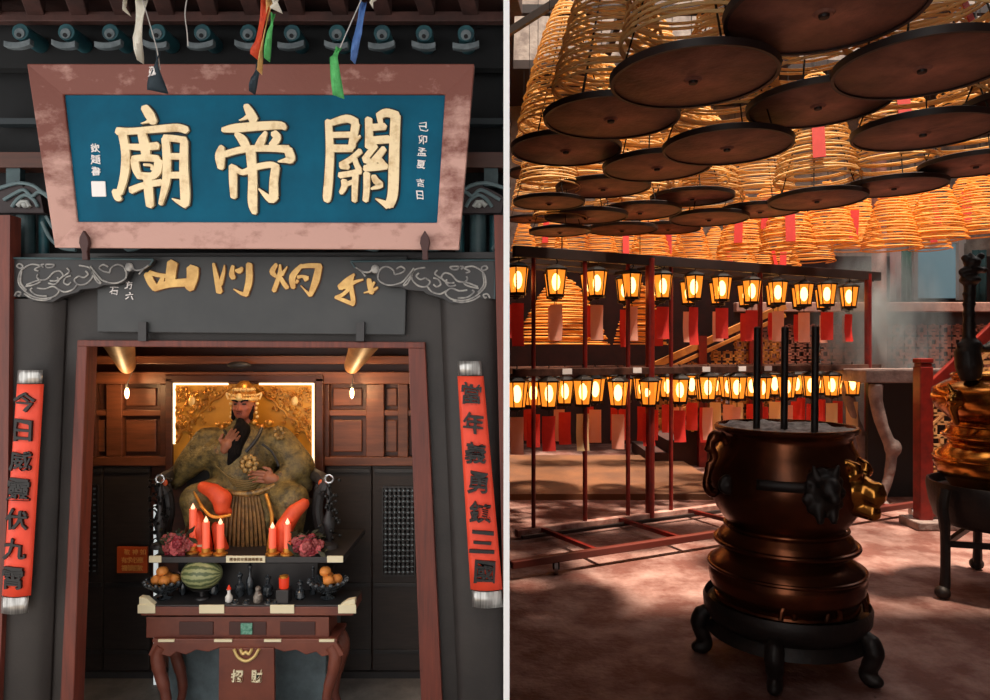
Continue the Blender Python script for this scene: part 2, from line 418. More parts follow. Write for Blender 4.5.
for px_ in (84, 422):
    x, z = smap(px_, 252)
    MB().prism([(x-.018, z-.05), (x+.018, z-.05), (x+.016, z), (x+.03, z+.05), (x+.024, z+.085), (x, z+.125), (x-.024, z+.085), (x-.03, z+.05), (x-.016, z)], yb-.085, yb-.055).build('spade_clip', M_bronze_d, sg, bevel=.004)
sg.rotation_euler = (TH, 0, 0)

# ---- plaque with gold running script
pq = T('gold_script_plaque', 'slate grey plaque with running gold characters under the big blue sign', 'plaque', P(252, 333, 4.46))
MB().ppx([(97, 256), (407, 256), (405, 335), (97, 332)], 4.46, .055).build('plaque_board', M_plaque, pq, smooth=0, bevel=.006)
def pmap(px, py): q = P(px, py, 4.46); return (q.x, q.z)
c5 = [
 ([[(455,80,65),(445,150,62),(440,205,62)],[(300,150,46),(322,200,46),(350,238,44)],[(312,140,28),(360,155,26),(415,162,24)],[(400,160,20),(380,210,34)],[(340,238,40),(430,212,44),(540,202,50)],[(580,112,74),(578,170,70),(560,240,56)]], 100),
 ([[(708,85,16),(722,150,28),(745,262,40)],[(775,95,6),(770,140,20),(750,215,28)],[(828,100,20),(820,150,32),(832,175,30)],[(885,112,18),(868,130,34),(845,128,16)],[(928,88,38),(928,190,42),(905,280,34)],[(910,275,28),(880,270,20),(832,243,5)]], 100),
 ([[(168,90,22),(142,135,34),(165,165,20)],[(190,92,12),(188,150,26),(152,255,28)],[(235,105,8),(200,155,24)],[(190,165,20),(212,205,28),(235,235,28)],[(325,95,22),(268,165,40),(272,235,28)],[(310,105,22),(370,98,28),(440,100,30)],[(432,100,40),(410,195,44),(376,282,26)],[(376,282,22),(345,250,10),(318,222,4)],[(300,170,22),(330,165,18),(355,180,40)],[(300,190,20),(290,205,16)]], 250),
 ([[(648,152,14),(605,190,34),(560,235,40)],[(552,222,24),(600,225,34),(650,200,22),(702,184,10)],[(640,165,14),(628,220,26),(640,300,28),(640,338,26)],[(532,292,20),(590,315,24),(645,338,24)],[(612,245,22),(580,275,22),(540,294,22)],[(738,182,26),(745,220,34),(756,268,30)],[(792,232,12),(765,250,18),(708,266,5)],[(772,200,14),(752,235,20)]], 250)]
for st, ox in c5:
    char_px('character', st, (ox, 250), .1616, pmap, pq, M_gold2, mat('rust_outline', (92, 48, 22), .5), 4.46, .016, .9)
for ch, px_, py_ in (('方', 129, 285), ('石', 114, 291), ('六', 130, 296)):
    mb = MB(); x, z = pmap(px_, py_); glyphs(mb, ch, x, z, .05, 4.454, 4.461, wob=.15); mb.build('small_character', M_pale, pq, smooth=0)
MB().ppx([(138, 322), (146, 322), (146, 341), (138, 341)], 4.43, .03).build('plaque_bracket', M_black, pq, smooth=0)
MB().ppx([(356, 322), (364, 322), (364, 341), (356, 341)], 4.43, .03).build('plaque_bracket', M_black, pq, smooth=0)

# ---- carved corner brackets either side of the plaque
SCROLL = [[(245,95),(190,90),(130,130),(115,200),(150,250),(200,285),(260,300),(330,290),(365,255),(330,225),(280,240),(230,235)],
 [(120,112),(105,100),(118,86),(140,95),(138,112),(120,112)],[(165,215),(230,190),(290,180),(330,140),(370,130),(390,160),(350,190),(310,190)],
 [(160,225),(210,215),(250,195),(230,170),(235,150)],[(300,205),(340,212),(365,185),(355,170)],[(240,130),(215,120),(250,100)],[(270,108),(255,92),(275,88)],[(290,108),(285,90),(335,92),(320,108),(290,108)],
 [(360,240),(400,260),(450,245),(480,210)],[(440,160),(410,170),(395,200),(420,215),(440,200)],[(390,165),(430,135),(415,112)],
 [(490,160),(460,185),(490,215),(540,205),(575,160),(555,110),(490,95)],[(490,160),(520,170),(545,150),(530,130)],
 [(560,100),(600,150),(640,190),(720,205),(780,170),(770,110),(730,90),(690,110),(680,140)],[(560,112),(590,160),(625,205),(600,195),(570,140)],
 [(680,140),(640,130),(615,110),(640,90),(670,105)],[(90,285),(105,260),(130,265),(120,285),(112,278)],[(150,270),(200,300),(270,312),(320,300)],
 [(200,235),(190,250),(230,280),(290,285)],[(815,105),(840,125),(880,120),(920,95)],[(860,150),(885,120)],[(135,130),(128,200),(165,250)]]
BOUT = [(60,50),(950,58),(930,95),(870,128),(800,135),(780,185),(720,215),(640,218),(600,235),(500,245),(480,262),(380,290),(330,322),(200,318),(160,290),(60,292)]
def corner_bracket(mir, label):
    D = 4.40
    def q(a, b, yy=D):
        px_ = a*.1616; py_ = 250 + b*.1616
        if mir: px_ = 505.5 - px_ - 1; py_ += 2
        return P(px_, py_, yy)
    t = T('carved_corner_bracket', label, 'bracket', q(60, 290), 'carved corner brackets beside the plaque')
    pts = [(q(a, b).x, q(a, b).z) for a, b in BOUT]
    if mir: pts = pts[::-1]
    MB().prism(pts, D, D+.05).build('bracket_board', mat('bracket_slate', (36, 37, 40), .5, col2=(44, 40, 40), nscale=5), t, smooth=0, bevel=.004)
    mb = MB()
    for cu in SCROLL: mb.tube([q(a, b, D-.003) for a, b in [(v.x, v.y) for v in crom([(a, b, 0) for a, b in cu], 5)]], .0055, 6)
    mb.ell(q(800, 105, D-.004), (.026, .012, .028)); mb.build('carved_scrollwork', mat('carved_pale_line', (172, 168, 162), .5, col2=(110, 108, 108), nscale=20), t)
    mb = MB(); mb.tube([q(60, 292, D-.004), q(60, 50, D-.004), q(950, 58, D-.004)], .007, 6); mb.tube([q(950, 58, D-.004), q(925, 98, D-.004)], .006, 6)
    mb.build('bracket_edging', M_tealg, t)
corner_bracket(False, 'dark carved corner bracket with pale scrolls at left end of the plaque')
corner_bracket(True, 'dark carved corner bracket with pale scrolls at right end of the plaque')

# ---- painted bracket sets behind the sign's lower corners
def bracket_set(cx, mir, label):
    D = 4.6; s = -1 if mir else 1
    q = lambda a, b, yy=D: P(cx + s*a, b, yy)
    t = T('roof_bracket_set', label, 'roof bracket', q(0, 256), 'painted roof brackets beside the sign')
    mb = MB(); mb.tube([q(2, 258), q(2, 214)], .055, 20); mb.build('short_post', M_tealg, t)
    mb = MB(); mb.tube([q(-14, 258, 4.64), q(-14, 216, 4.64)], .03, 14); mb.build('side_post', M_teal, t); mb = MB(); mb.tube([q(20, 258, 4.64), q(20, 216, 4.64)], .03, 14); mb.build('side_post', M_teal, t)
    pts = [q(a, b) for a, b in ((-22, 216), (-24, 200), (-14, 194), (-4, 190), (2, 184), (10, 190), (18, 186), (26, 196), (30, 216))]
    pp = [(p.x, p.z) for p in pts]; mb = MB(); mb.prism(pp if not mir else pp[::-1], 4.5, 4.56); mb.build('cloud_block', mat('dark_brown_paint', (44, 30, 32), .6), t, smooth=0, bevel=.004)
    mb = MB()
    for cu in ([(-30, 190), (-18, 186), (-4, 183), (10, 186), (22, 194), (30, 190)], [(-20, 200), (-10, 194), (0, 190), (8, 196), (16, 192), (28, 200)], [(-12, 207), (-6, 199), (2, 195), (10, 200), (14, 207)],
               [(18, 222), (26, 238), (38, 248), (52, 250)], [(22, 216), (34, 234), (50, 242), (66, 244)], [(-26, 218), (-18, 240), (-12, 250)], [(48, 250), (60, 238), (74, 236), (84, 246)], [(96, 240), (104, 250), (118, 246), (126, 236)]):
        mb.tube(crom([q(a, b, 4.49 if b < 210 else 4.55) for a, b in cu], 5), .012, 8)
    mb.build('scroll_carving', mat('grey_teal_scroll', (92, 112, 116), .5), t)
    mb = MB(); mb.tube([q(-6, 206, 4.49), q(-2, 202, 4.49), (q(3, 202, 4.49)), q(6, 207, 4.49)], .016, 10); mb.ell(q(1, 205, 4.485), .02); mb.build('white_curl', M_line, t)
    mb = MB(); mb.ppx([(cx+s*(-18), 160), (cx+s*(-4), 160), (cx+s*(-4), 186), (cx+s*(-18), 186)][::s], 4.62, .05); mb.build('strut_block', M_tealg, t, smooth=0)
    mb = MB(); mb.ppx([(cx+s*(-30), 118), (cx+s*(20), 118), (cx+s*(20), 124), (cx+s*(-30), 124)][::s], 4.62, .08); mb.build('tie_beam', mat('dim_teal_beam', (34, 44, 50), .6), t, smooth=0)
bracket_set(24, False, 'teal painted roof bracket with white curl left of the blue sign')
bracket_set(480, True, 'teal painted roof bracket with white curl right of the blue sign')
struct(MB().ppx([(-100, 254), (505, 252), (505, 258.5), (-100, 258.5)], 4.5, .2).build('trim_5', M_black, smooth=0))

# ---- vertical couplet boards
def couplet(quad, text, tops, bots, label, D=4.35):
    (a0, b0), (a1, b1), (a2, b2), (a3, b3) = quad
    t = T('couplet_banner', label, 'banner', P((a2+a3)/2, bots, D), 'couplet banners either side of the door')
    nb = .03
    def fn(u, v):
        xl = a0+(a3-a0)*v; xr = a1+(a2-a1)*v; y = b0+(b3-b0)*v
        p = P(xl+(xr-xl)*u, y, D); p.y = D - nb*(1-(2*u-1)**2); return p
    mb = MB(); mb.grid(fn, 8, 8); mb.build('banner_cloth', M_banner, t, solid=.012)
    def fin(v0, v1, nm, m):
        mb = MB(); mb.grid(lambda u, v: fn(.04+.92*u, v0+(v1-v0)*v) + Vector((0, -.004, 0)), 8, 1); mb.build(nm, m, t, solid=.014)
    H = b3-b0
    fin((tops-b0)/H, -.004, 'metal_cap', M_silver); fin(1.004, (bots-b0)/H, 'metal_cap', M_silver)
    n = len(text)
    for i, ch in enumerate(text):
        v = (i+.5)/n*.97+.012; p = fn(.5, v)
        mb = MB(); glyphs(mb, ch, 0, 0, .135, p.y-.022, p.y-.004, wob=.13, bold=.018, sx=.95)
        for w in mb.v: w.x += p.x; w.z += p.z
        mb.build('character', M_ink, t, smooth=0)
couplet([(18, 384), (44, 386), (31, 596), (3, 595)], '今日威靈伏九霄', 370, 612, 'vermilion banner with seven black characters on the pillar left of the door')
couplet([(458, 376), (483, 377), (502, 589), (471, 589)], '當年義勇鎮三國', 361, 606, 'vermilion banner with seven black characters on the pillar right of the door')

# ---- strings of prayer pennants in front of the sign
def flag(pts, D, m, label, tw=.0, ink=None):
    pts3 = [P(x, y, D) for x, y in pts]
    n = len(pts)//2
    t_ = sum((p.z for p in pts3))/len(pts3)
    mb = MB(); L = pts3[:n]; Rr = pts3[n:][::-1]
    def fn(u, v):
        f = v*(n-1); i = min(int(f), n-2); g = f-i
        a = L[i].lerp(L[i+1], g); b = Rr[i].lerp(Rr[i+1], g); p = a.lerp(b, u); p.y += .03*sin(5*v+u*2.5)+tw*(u-.5)*v; return p
    mb.grid(fn, 4, 10); o = mb.build('prayer_pennant', m, None, solid=.003)
    tag(o, label, 'pennant', 'prayer pennants hanging before the sign')
    if ink:
        c = fn(.5, .6); mb = MB(); glyphs(mb, ink, c.x, c.z-.01, .05, c.y-.012, c.y-.008, wob=.3, sx=.35); mb.build('ink_writing', M_pale, o, smooth=0)
    return o
clo = lambda n, c, c2: translucent_mat(n, c, c2, .25)
M_fw = clo('white_cloth', (236, 232, 220), (216, 208, 190)); M_fo = clo('orange_cloth', (222, 84, 40), (200, 60, 40)); M_fy = clo('ochre_cloth', (214, 160, 84), (230, 190, 130))
M_fg = clo('green_cloth', (96, 196, 112), (70, 160, 84)); M_fb = clo('blue_cloth', (72, 108, 172), (90, 130, 190)); M_fd = clo('dark_teal_cloth', (34, 52, 62), (24, 40, 52))
flag([(135, -2), (131, 36), (140, 62), (144, 2), (146, 34), (141, 62)][:3]+[(141, 62), (145, 34), (146, -2)], 3.62, M_fw, 'long white pennant hanging left before the sign frame')
flag([(122, -2), (126, 13), (129, 14), (126, -2)][:2]+[(128, 14), (125, -2)], 3.62, M_fw, 'small white pennant tip at the top left of the eave')
flag([(156, 50), (150, 68), (150, 92), (166, 92), (161, 68), (158, 50)], 3.6, M_fd, 'dark teal pennant with white brushwork over the sign frame', ink='玄武')
flag([(261, -2), (254, 40), (252, 56), (261, 62), (264, 40), (270, -2)], 3.58, M_fo, 'orange pennant hanging before the middle of the eave')
flag([(266, -2), (262, 40), (259, 72), (260, 73), (266, 40), (272, -2)], 3.56, M_fy, 'ochre pennant hanging behind the orange one')
flag([(271, 12), (266, 30), (266, 60), (268, 60), (275, 28), (274, 12)], 3.54, M_fg, 'narrow green pennant beside the ochre one above the sign')
flag([(271, -2), (272, 11), (281, 11), (278, -2)], 3.5, M_fw, 'short white pennant above the narrow green one')
flag([(256, 62), (250, 76), (251, 93), (253, 93), (262, 74), (262, 62)], 3.6, M_fd, 'dark teal pennant hanging over the sign frame below the orange one')
flag([(360, 0), (352, 38), (352, 62), (354, 62), (363, 36), (366, 0)], 3.56, M_fb, 'blue pennant hanging right before the eave')
flag([(336, 46), (329, 56), (334, 97), (343, 97), (339, 60), (341, 46)], 3.55, M_fg, 'green pennant hanging over the right half of the sign frame')
flag([(370, -2), (371, 6), (372, 6), (376, -2)], 3.5, M_fw, 'small white pennant tip at the top right of the eave')
ms = mat('grey_string', (170, 165, 160), .7)
tag(MB().tube(crom([P(142, -2, 3.61), P(150, 25, 3.61), P(157, 50, 3.6), P(160, 70, 3.6)], 5), .003, 5).build('pennant_string', ms), 'thin string running past the long white pennant', 'string')
tag(MB().tube(crom([P(187, -2, 3.61), P(185, 14, 3.61), P(187, 32, 3.6), P(188, 46, 3.6)], 5), .003, 5).build('pennant_string', ms), 'thin loose string hanging between the white and orange pennants', 'string')
tag(MB().tube(crom([P(362, -2, 3.55), P(350, 25, 3.55), P(340, 48, 3.55)], 5), .003, 5).build('pennant_string', ms), 'thin string joining the blue and green pennants', 'string')

tag(MB().tube([P(-250, -8, 3.66), P(60, -10, 3.60), P(260, -4, 3.55), P(400, -6, 3.5), P(504, -14, 3.5)], .004, 5).build('pennant_line', ms), 'line strung under the eave from which the pennants hang', 'string')
# ================================================================ LEFT: inside the shrine
M_wood = mat('warm_panel_wood', (124, 70, 44), 0.45, col2=(88, 48, 30), nscale=3, stretch=(.6, 1, 6), bump=0.08)
M_wood2 = mat('dark_panel_wood', (84, 42, 26), 0.5, col2=(62, 32, 22), nscale=3, stretch=(.6, 1, 6))
M_blkp = mat('black_door_panel', (40, 33, 31), 0.6, col2=(52, 42, 38), nscale=5, stretch=(1, 1, 8), bump=.05)
M_cream = mat('cream_label', (226, 214, 180), 0.5)
M_goldm = mat('gilt_metal', (222, 158, 66), 0.35, 0.6, col2=(190, 120, 50), nscale=14)
BW = 5.95
struct(MB().box(-4.3, -.0036, BW, BW+.1, LG, 2.7).build('wall_back', M_wood2, smooth=0))
struct(MB().box(-4.4, -4.3, 4.6, BW+.1, LG, 2.7).build('wall_left', M_wood2, smooth=0))
struct(MB().box(-4.4, -.0036, 4.6, 6.3, 2.7, 2.8).build('ceiling', M_wood2, smooth=0))
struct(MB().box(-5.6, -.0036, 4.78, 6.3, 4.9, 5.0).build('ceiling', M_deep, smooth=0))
def px_box(mb, x0, x1, y0, y1, D, t):
    a = P(x0, y1, D); b = P(x1, y0, D); mb.box(a.x, b.x, D, D+t, a.z, b.z); return mb
# upper panelling
up = T('wood_panelling', 'warm lit brown wood panelling high on the wall behind the statue', 'panelling', P(250, 462, BW-.02))
for (x0, x1, y0, y1, D, t) in [(60, 470, 372, 384, BW-.10, .09), (60, 470, 356, 364, BW-.14, .13), (60, 470, 336, 346, BW-.2, .19), (60, 168, 410, 416, BW-.05, .05), (322, 470, 410, 416, BW-.05, .05), (60, 470, 457, 466, BW-.07, .07)]:
    px_box(MB(), x0, x1, y0, y1, D, t).build('rail', M_wood, up, smooth=0, bevel=.006)
for x0, x1 in ((88, 96), (106, 122), (160, 168), (321, 329), (366, 384), (398, 408)):
    px_box(MB(), x0, x1, 384, 457, BW-.06, .06).build('stile', M_wood2 if x0 in (88, 160, 321) else M_wood, up, smooth=0, bevel=.006)
for (x0, x1, y0, y1) in [(126, 156, 420, 452), (333, 362, 420, 452), (96, 105, 420, 452), (385, 397, 420, 452), (126, 156, 388, 406), (333, 362, 388, 406), (386, 397, 388, 406)]:
    px_box(MB(), x0, x1, y0, y1, BW-.02, .02).build('panel', M_wood, up, smooth=0, bevel=.008)
mb = MB(); c = P(239, 365, BW-.22); mb.ell((c.x, c.y, c.z), (.1, .03, .03)); mb.build('ceiling_boss', M_black, up)
# lower folding doors
for nm, x0, x1, lx0, lx1, ly0, ly1, lab in ((1, 60, 103, 85, 97, 486, 574, 'black folding door leaf with fine lattice at far left of the shrine'), (2, 103, 150, 0, 0, 0, 0, 'plain black folding door leaf behind the orange notice'),
        (3, 326, 372, 0, 0, 0, 0, 'plain black folding door leaf right of the altar table'), (4, 372, 428, 383, 414, 488, 575, 'black folding door leaf with fine lattice at far right of the shrine')):
    t = T('folding_door', lab, 'door', P((x0+x1)/2, 676, BW-.06), 'black folding doors at the back of the shrine')
    px_box(MB(), x0+.6, x1-.6, 466, 675, BW-.05, .04).build('door_leaf', M_blkp, t, smooth=0, bevel=.004)
    mb = MB()
    for y in (469, 583, 650): px_box(mb, x0+2, x1-2, y, y+4, BW-.065, .02)
    mb.build('door_rails', M_black, t, smooth=0, bevel=.003)
    if lx0:
        px_box(MB(), lx0, lx1, ly0, ly1, BW-.052, .004).build('lattice_light_backing', mat('light_behind_lattice', (175, 186, 190), .5), t, smooth=0)  # pale backing paints in the light showing through the lattice holes
        mb = MB(); n = int((lx1-lx0)/4.4); k = 16
        for i in range(n+1): x = lx0+(lx1-lx0)*i/n; px_box(mb, x-1.1, x+1.1, ly0, ly1, BW-.07, .016)
        for i in range(k+1): y = ly0+(ly1-ly0)*i/k; px_box(mb, lx0, lx1, y-1.7, y+1.7, BW-.07, .016)
        mb.build('lattice', M_black, t, smooth=0)
struct(px_box(MB(), 40, 470, 672, 684, BW-.09, .08).build('baseboard_back', M_black, smooth=0))
# round beams with small lamps beneath
for xa, xb, lab in ((117, 127, 'left'), (372, 352, 'right')):
    a = P(xa-(6 if xa < 200 else -6), 318, 4.75); b = P(xb, 366, 5.6)
    t = T('round_roof_beam', 'round tapering wooden beam lit from below on the %s side of the shrine' % lab, 'beam', b, 'round beams inside the shrine')
    mb = MB(); mb.tube([a, b], [.14, .062], 24); mb.ell(b, (.062, .05, .062)); mb.build('beam', mat('pale_beam_wood', (190, 138, 88), .5, col2=(150, 100, 60), nscale=6), t)
    p = P(xb, 393, 5.7)
    t = T('bulb_lamp', 'small bright bulb hanging below the round beam on the %s side' % lab, 'lamp', p, 'small bulbs in the shrine')
    MB().ell(p, (.016, .016, .045)).build('bulb', mat('bulb_glow', (255, 220, 160), emit=(255, 214, 150), estr=14), t)
    MB().tube([(p.x, p.y, p.z+.04), (p.x, p.y, p.z+.075)], .014, 10).build('socket', M_black, t)
    MB().tube([(p.x, p.y, p.z+.07), (b.x, p.y, b.z-.02)], .004, 6).build('cord', M_black, t)
    l = bpy.data.lights.new('bulb_light', 'POINT'); l.energy = 7; l.color = (1, .62, .28); l.shadow_soft_size = .03
    lo = bpy.data.objects.new('bulb_light', l); COL.objects.link(lo); lo.location = p + Vector((0, -.09, .0))
# gilt screen behind the statue
M_gscr = mat('ochre_screen', (214, 150, 44), .5, col2=(196, 132, 36), nscale=3, bump=.05)
sc_ = T('gilt_screen', 'ochre gold screen with carved corners and lit edge strips behind the seated statue', 'screen', P(243, 470, 5.86))
px_box(MB(), 173, 314, 384, 480, 5.86, .03).build('screen_panel', M_gscr, sc_, smooth=0)
fr = MB(); px_box(fr, 165, 172, 378, 484, 5.83, .06); px_box(fr, 315, 323, 378, 484, 5.83, .06); px_box(fr, 165, 323, 375, 382, 5.83, .06)
fr.build('screen_frame', M_wood2, sc_, smooth=0, bevel=.008)
M_strip = mat('warm_light_strip', (255, 230, 180), emit=(255, 226, 176), estr=2.2)
for bx in ((173, 228, 383, 385), (259, 314, 383, 385), (173, 175, 385, 444), (312, 314, 385, 468)):
    px_box(MB(), *bx, 5.845, .012).build('light_strip', M_strip, sc_, smooth=0)
for s in (1, -1):
    mb = MB(); ox = 176 if s > 0 else 311
    def q(a, b): return P(ox + s*a, 387+b, 5.85)
    def dist(a, b): return a/55 + b/62
    rr = random.Random(5)
    for i in range(150):
        a = rr.uniform(0, 50); b = rr.uniform(0, 52)
        if dist(a, b) > .95 - .12*sin(i): continue
        r0 = rr.uniform(1.6, 3.4); st = rr.uniform(0, 6.28); pts = []
        for k in range(14):
            th = st + k*.55; rad = r0*(1-k/15); pts.append(q(max(a+rad*cos(th), 0), max(b+rad*sin(th), 0)))
        mb.tube(pts, .0075, 5)
    edge = [(0, 56), (4, 50), (6, 44), (12, 42), (14, 34), (22, 30), (26, 24), (32, 20), (36, 14), (44, 10), (50, 4), (56, 0)]
    mb.tube(crom([q(a, b) for a, b in edge], 4), .011, 6)
    mb.build('corner_filigree', M_goldm, sc_)
    mb = MB(); mb.ell(q(16, 14), (.032, .012, .045)); mb.build('gilt_boss', mat('bright_gilt', (250, 205, 130), .35, .3), sc_)

# small orange notice
t = MB(); px_box(t, 117, 147, 547, 573, 5.83, .02); o = t.build('orange_notice', mat('orange_notice_red', (206, 84, 34), .5), None, smooth=0)
tag(o, 'small orange notice with gold writing on the black folding door', 'notice')
mb = MB()
for r in range(3):
    for i in range(3+r):
        p = P(123+ (r == 0)*3 + i*(24-r*2)/(3+r)+1, 552+r*8, 5.825); glyphs(mb, '敬神如在有求必應福祿壽喜'[(r*4+i)%12], p.x, p.z, .048, 5.822, 5.829, wob=.1)
mb.build('inscription', mat('notice_gold', (246, 176, 92), .5), o, smooth=0)
tag(px_box(MB(), 153.5, 157, 505, 700, 5.75, .02).build('lit_gap', mat('lit_gap_glow', (235, 240, 240), emit=(225, 235, 235), estr=.55), None, smooth=0), 'thin white glowing strip standing in for a lit gap behind the left end of the altar', 'lamp')  # glowing strip added where light shows through a vertical gap

# ---- seated statue
SD = 5.62
def S(px, py, dy=0.0): return P(px, py, SD + dy*.62)
M_robe = mat('olive_gold_robe', (134, 112, 62), .5, col2=(66, 56, 34), nscale=17, bump=.6, bscale=60)
M_face = mat('dark_red_face', (158, 84, 62), .45)
M_hand = mat('bronze_skin', (150, 92, 66), .5)
M_hair = mat('black_hair', (15, 10, 10), .9, spec=.2, bump=.5, bscale=90)
M_ocl = mat('orange_cloth_drape', (232, 86, 44), .5, col2=(206, 66, 32), nscale=10, bump=.15)
st = T('seated_deity_statue', 'seated bearded statue in gold crown and olive robe, hand raised to its chest', 'statue', S(243, 556, -.05))
b = MB()
b.ell(S(243, 462), (.27, .2, .33)); b.ell(S(241, 474, -.08), (.215, .18, .17)); b.cap(S(209, 441, .02), S(277, 441, .02), .115, .115); b.cap(S(243, 432), S(243, 420), .1, .08)
b.cap(S(207, 441, .0), S(187, 467, -.04), .115, .105); b.cap(S(187, 467, -.04), S(220, 449, -.25), .1, .065)
b.cap(S(279, 441, .0), S(300, 466, -.06), .125, .12); b.cap(S(300, 468, -.06), S(278, 479, -.26), .105, .06); b.cap(S(300, 470, -.05), S(306, 486, -.05), .1, .06)
b.cap(S(185, 470, -.04), S(176, 484, -.04), .085, .05)
b.cap(S(226, 492, -.1), S(197, 500, -.42), .14, .13); b.cap(S(262, 492, -.1), S(293, 500, -.42), .14, .13)
b.cap(S(197, 502, -.42), S(203, 549, -.40), .12, .09); b.cap(S(293, 502, -.42), S(288, 549, -.40), .12, .09)
b.ell(S(243, 520, -.2), (.24, .15, .3)); b.ell(S(243, 490, -.1), (.3, .2, .12))
b.cap(S(215, 500, -.34), S(228, 548, -.3), .07, .05); b.cap(S(272, 500, -.34), S(260, 548, -.3), .07, .05)
b.build('robe', M_robe, st, fuse=.022, soft=5)
# belt, medallion, collar edges
b = MB(); b.tube(crom([S(212, 487, -.36), S(228, 492, -.45), S(243, 494, -.48), S(258, 492, -.45), S(275, 486, -.38)], 5), .024, 8); b.build('belt', mat('dark_belt', (58, 44, 30), .4, .3, col2=(170, 130, 70), nscale=30), st)
b = MB()
for k in range(9):
    th = k*2*pi/9; b.ell(S(249+7*cos(th), 464+7*sin(th), -.385), (.024, .012, .024))
b.ell(S(249, 464, -.395), (.034, .016, .034)); b.build('chest_medallion', mat('dark_gold_brocade', (80, 62, 34), .4, .3, col2=(196, 150, 80), nscale=40), st)
b = MB()
for k in range(7):
    th = k*2*pi/7; b.ell(S(279+4.2*cos(th), 433+5*sin(th), -.215), (.02, .014, .02))
b.build('shoulder_rosette', mat('dark_gold_brocade', (80, 62, 34)), st)
b = MB()
b.tube(crom([S(262, 428, -.19), S(256, 440, -.31), S(246, 452, -.36)], 5), .014, 8); b.build('robe_edging', mat('ink_blue_edging', (34, 32, 34), .5), st); b = MB(); b.tube(crom([S(262, 444, -.33), S(272, 452, -.32), S(279, 466, -.3)], 5), .010, 8)
b.build('robe_edging', mat('ink_blue_edging', (34, 32, 34), .5), st); b = MB(); b.tube(crom([S(224, 430, -.2), S(228, 440, -.3), S(220, 450, -.32)], 5), .010, 8)
b.build('robe_edging', mat('ink_blue_edging', (34, 32, 34), .5), st)
b = MB()
for k in range(-5, 6):
    b.tube(crom([S(243+k*3, 496, -.46+abs(k)*.012), S(243+k*4, 520, -.49+abs(k)*.012), S(243+k*4.6, 552, -.47+abs(k)*.010)], 4), [.014]*9 if False else .013, 6)
b.build('skirt_pleats', mat('gold_pleats', (150, 110, 62), .45, .2, col2=(96, 70, 42), nscale=25), st)
# orange drape on both knees
def drape(pts, nm, off=-.0):
    b = MB()
    for i in range(len(pts)-1): b.cap(pts[i][0], pts[i+1][0], pts[i][1], pts[i+1][1])
    return b.build(nm, M_ocl, st, fuse=.014, soft=4)
drape([(S(203, 487, -.52), .045), (S(213, 491, -.56), .06), (S(222, 499, -.58), .075), (S(222, 508, -.58), .06), (S(229, 512, -.56), .03)], 'knee_drape')
drape([(S(196, 516, -.62), .05), (S(200, 530, -.64), .07), (S(203, 550, -.60), .075)], 'knee_drape')
drape([(S(304, 504, -.60), .045), (S(294, 512, -.66), .06), (S(284, 528, -.66), .07), (S(282, 550, -.62), .075)], 'knee_drape')
drape([(S(216, 526, -.56), .035), (S(222, 549, -.56), .055)], 'knee_drape')
b = MB(); b.tube(crom([S(266, 494, -.5), S(272, 516, -.62), S(270, 536, -.66), S(268, 552, -.66)], 6), .014, 8)
b.tube(crom([S(194, 492, -.55), S(203, 508, -.68), S(214, 517, -.72), S(231, 515, -.66)], 6), .012, 8); b.build('drape_border', M_goldm, st)
b = MB()
for a_, b_, r0, r1 in ((S(219, 449.5, -.25), S(222, 448, -.28), .05, .046), (S(281, 477, -.24), (S(277.5, 478, -.28)), .05, .046)):
    b = MB(); b.tube([a_, a_.lerp(b_, .5), b_], [r0, r0*1.12, r1], 14); b.build('sleeve_cuff', mat('dark_brocade_cuff', (52, 40, 30), .5, col2=(150, 110, 60), nscale=40), st)
b = MB()
for k in range(5): b.tube(crom([S(216+k*3, 466+k*4.5, -.28), S(232+k*1.5, 479+k*2.4, -.385), S(252, 480+k*2.2, -.39), S(268-k*2, 468+k*4, -.29)], 4), .006, 6)
b.build('robe_folds', mat('robe_fold_gold', (120, 98, 56), .5), st)
# hands: palm and five fingers each
def hand(parent, c, up, side, out, m, curl=.5, sc=1.0, sidef=1):
    up = Vector(up).normalized(); side = Vector(side).normalized(); out = Vector(out).normalized()
    mb = MB(); L = [.062, .07, .066, .052]
    mb.cap(c - up*.05, c + up*.0, .03*sc, .034*sc); mb.cap(c + side*.018*sc, c - side*.018*sc, .024*sc)
    for i in range(4):
        r0 = c + up*.025*sc + side*(.031-.021*i)*sc
        l = L[i]*sc; a = r0 + up*l*.55 + out*l*.1; d = a + (up*(1-curl) + out*curl).normalized()*l*.5; e = d + (up*(.6-curl) + out*(curl+.3)).normalized()*l*.35
        mb.tube([r0 - up*.02, r0, a, d, e], [.0095*sc, .0095*sc, .009*sc, .008*sc, .006*sc], 8); mb.ell(e, .007*sc, 8, 6)
    r0 = c + (side*.026 - up*.02)*sc; a = r0 + (side*.03 + up*.015)*sc; d = a + (up*.035 + side*.004)*sc
    mb.tube([c, r0, a, d], [.016*sc, .014*sc, .012*sc, .009*sc], 8); mb.ell(d, .009*sc, 8, 6)
    return mb.build('hand', m, parent, fuse=.0045, soft=1)
hand(st, S(228, 444, -.30), (.55, -.1, .8), (-.6, 0, .4), (.3, -.6, .1), M_hand, .3, 1.25)
hand(st, S(269, 478, -.33), (-1, -.1, .25), (0, -.1, 1), (-.2, -.9, -.2), M_hand, .3, 1.25)
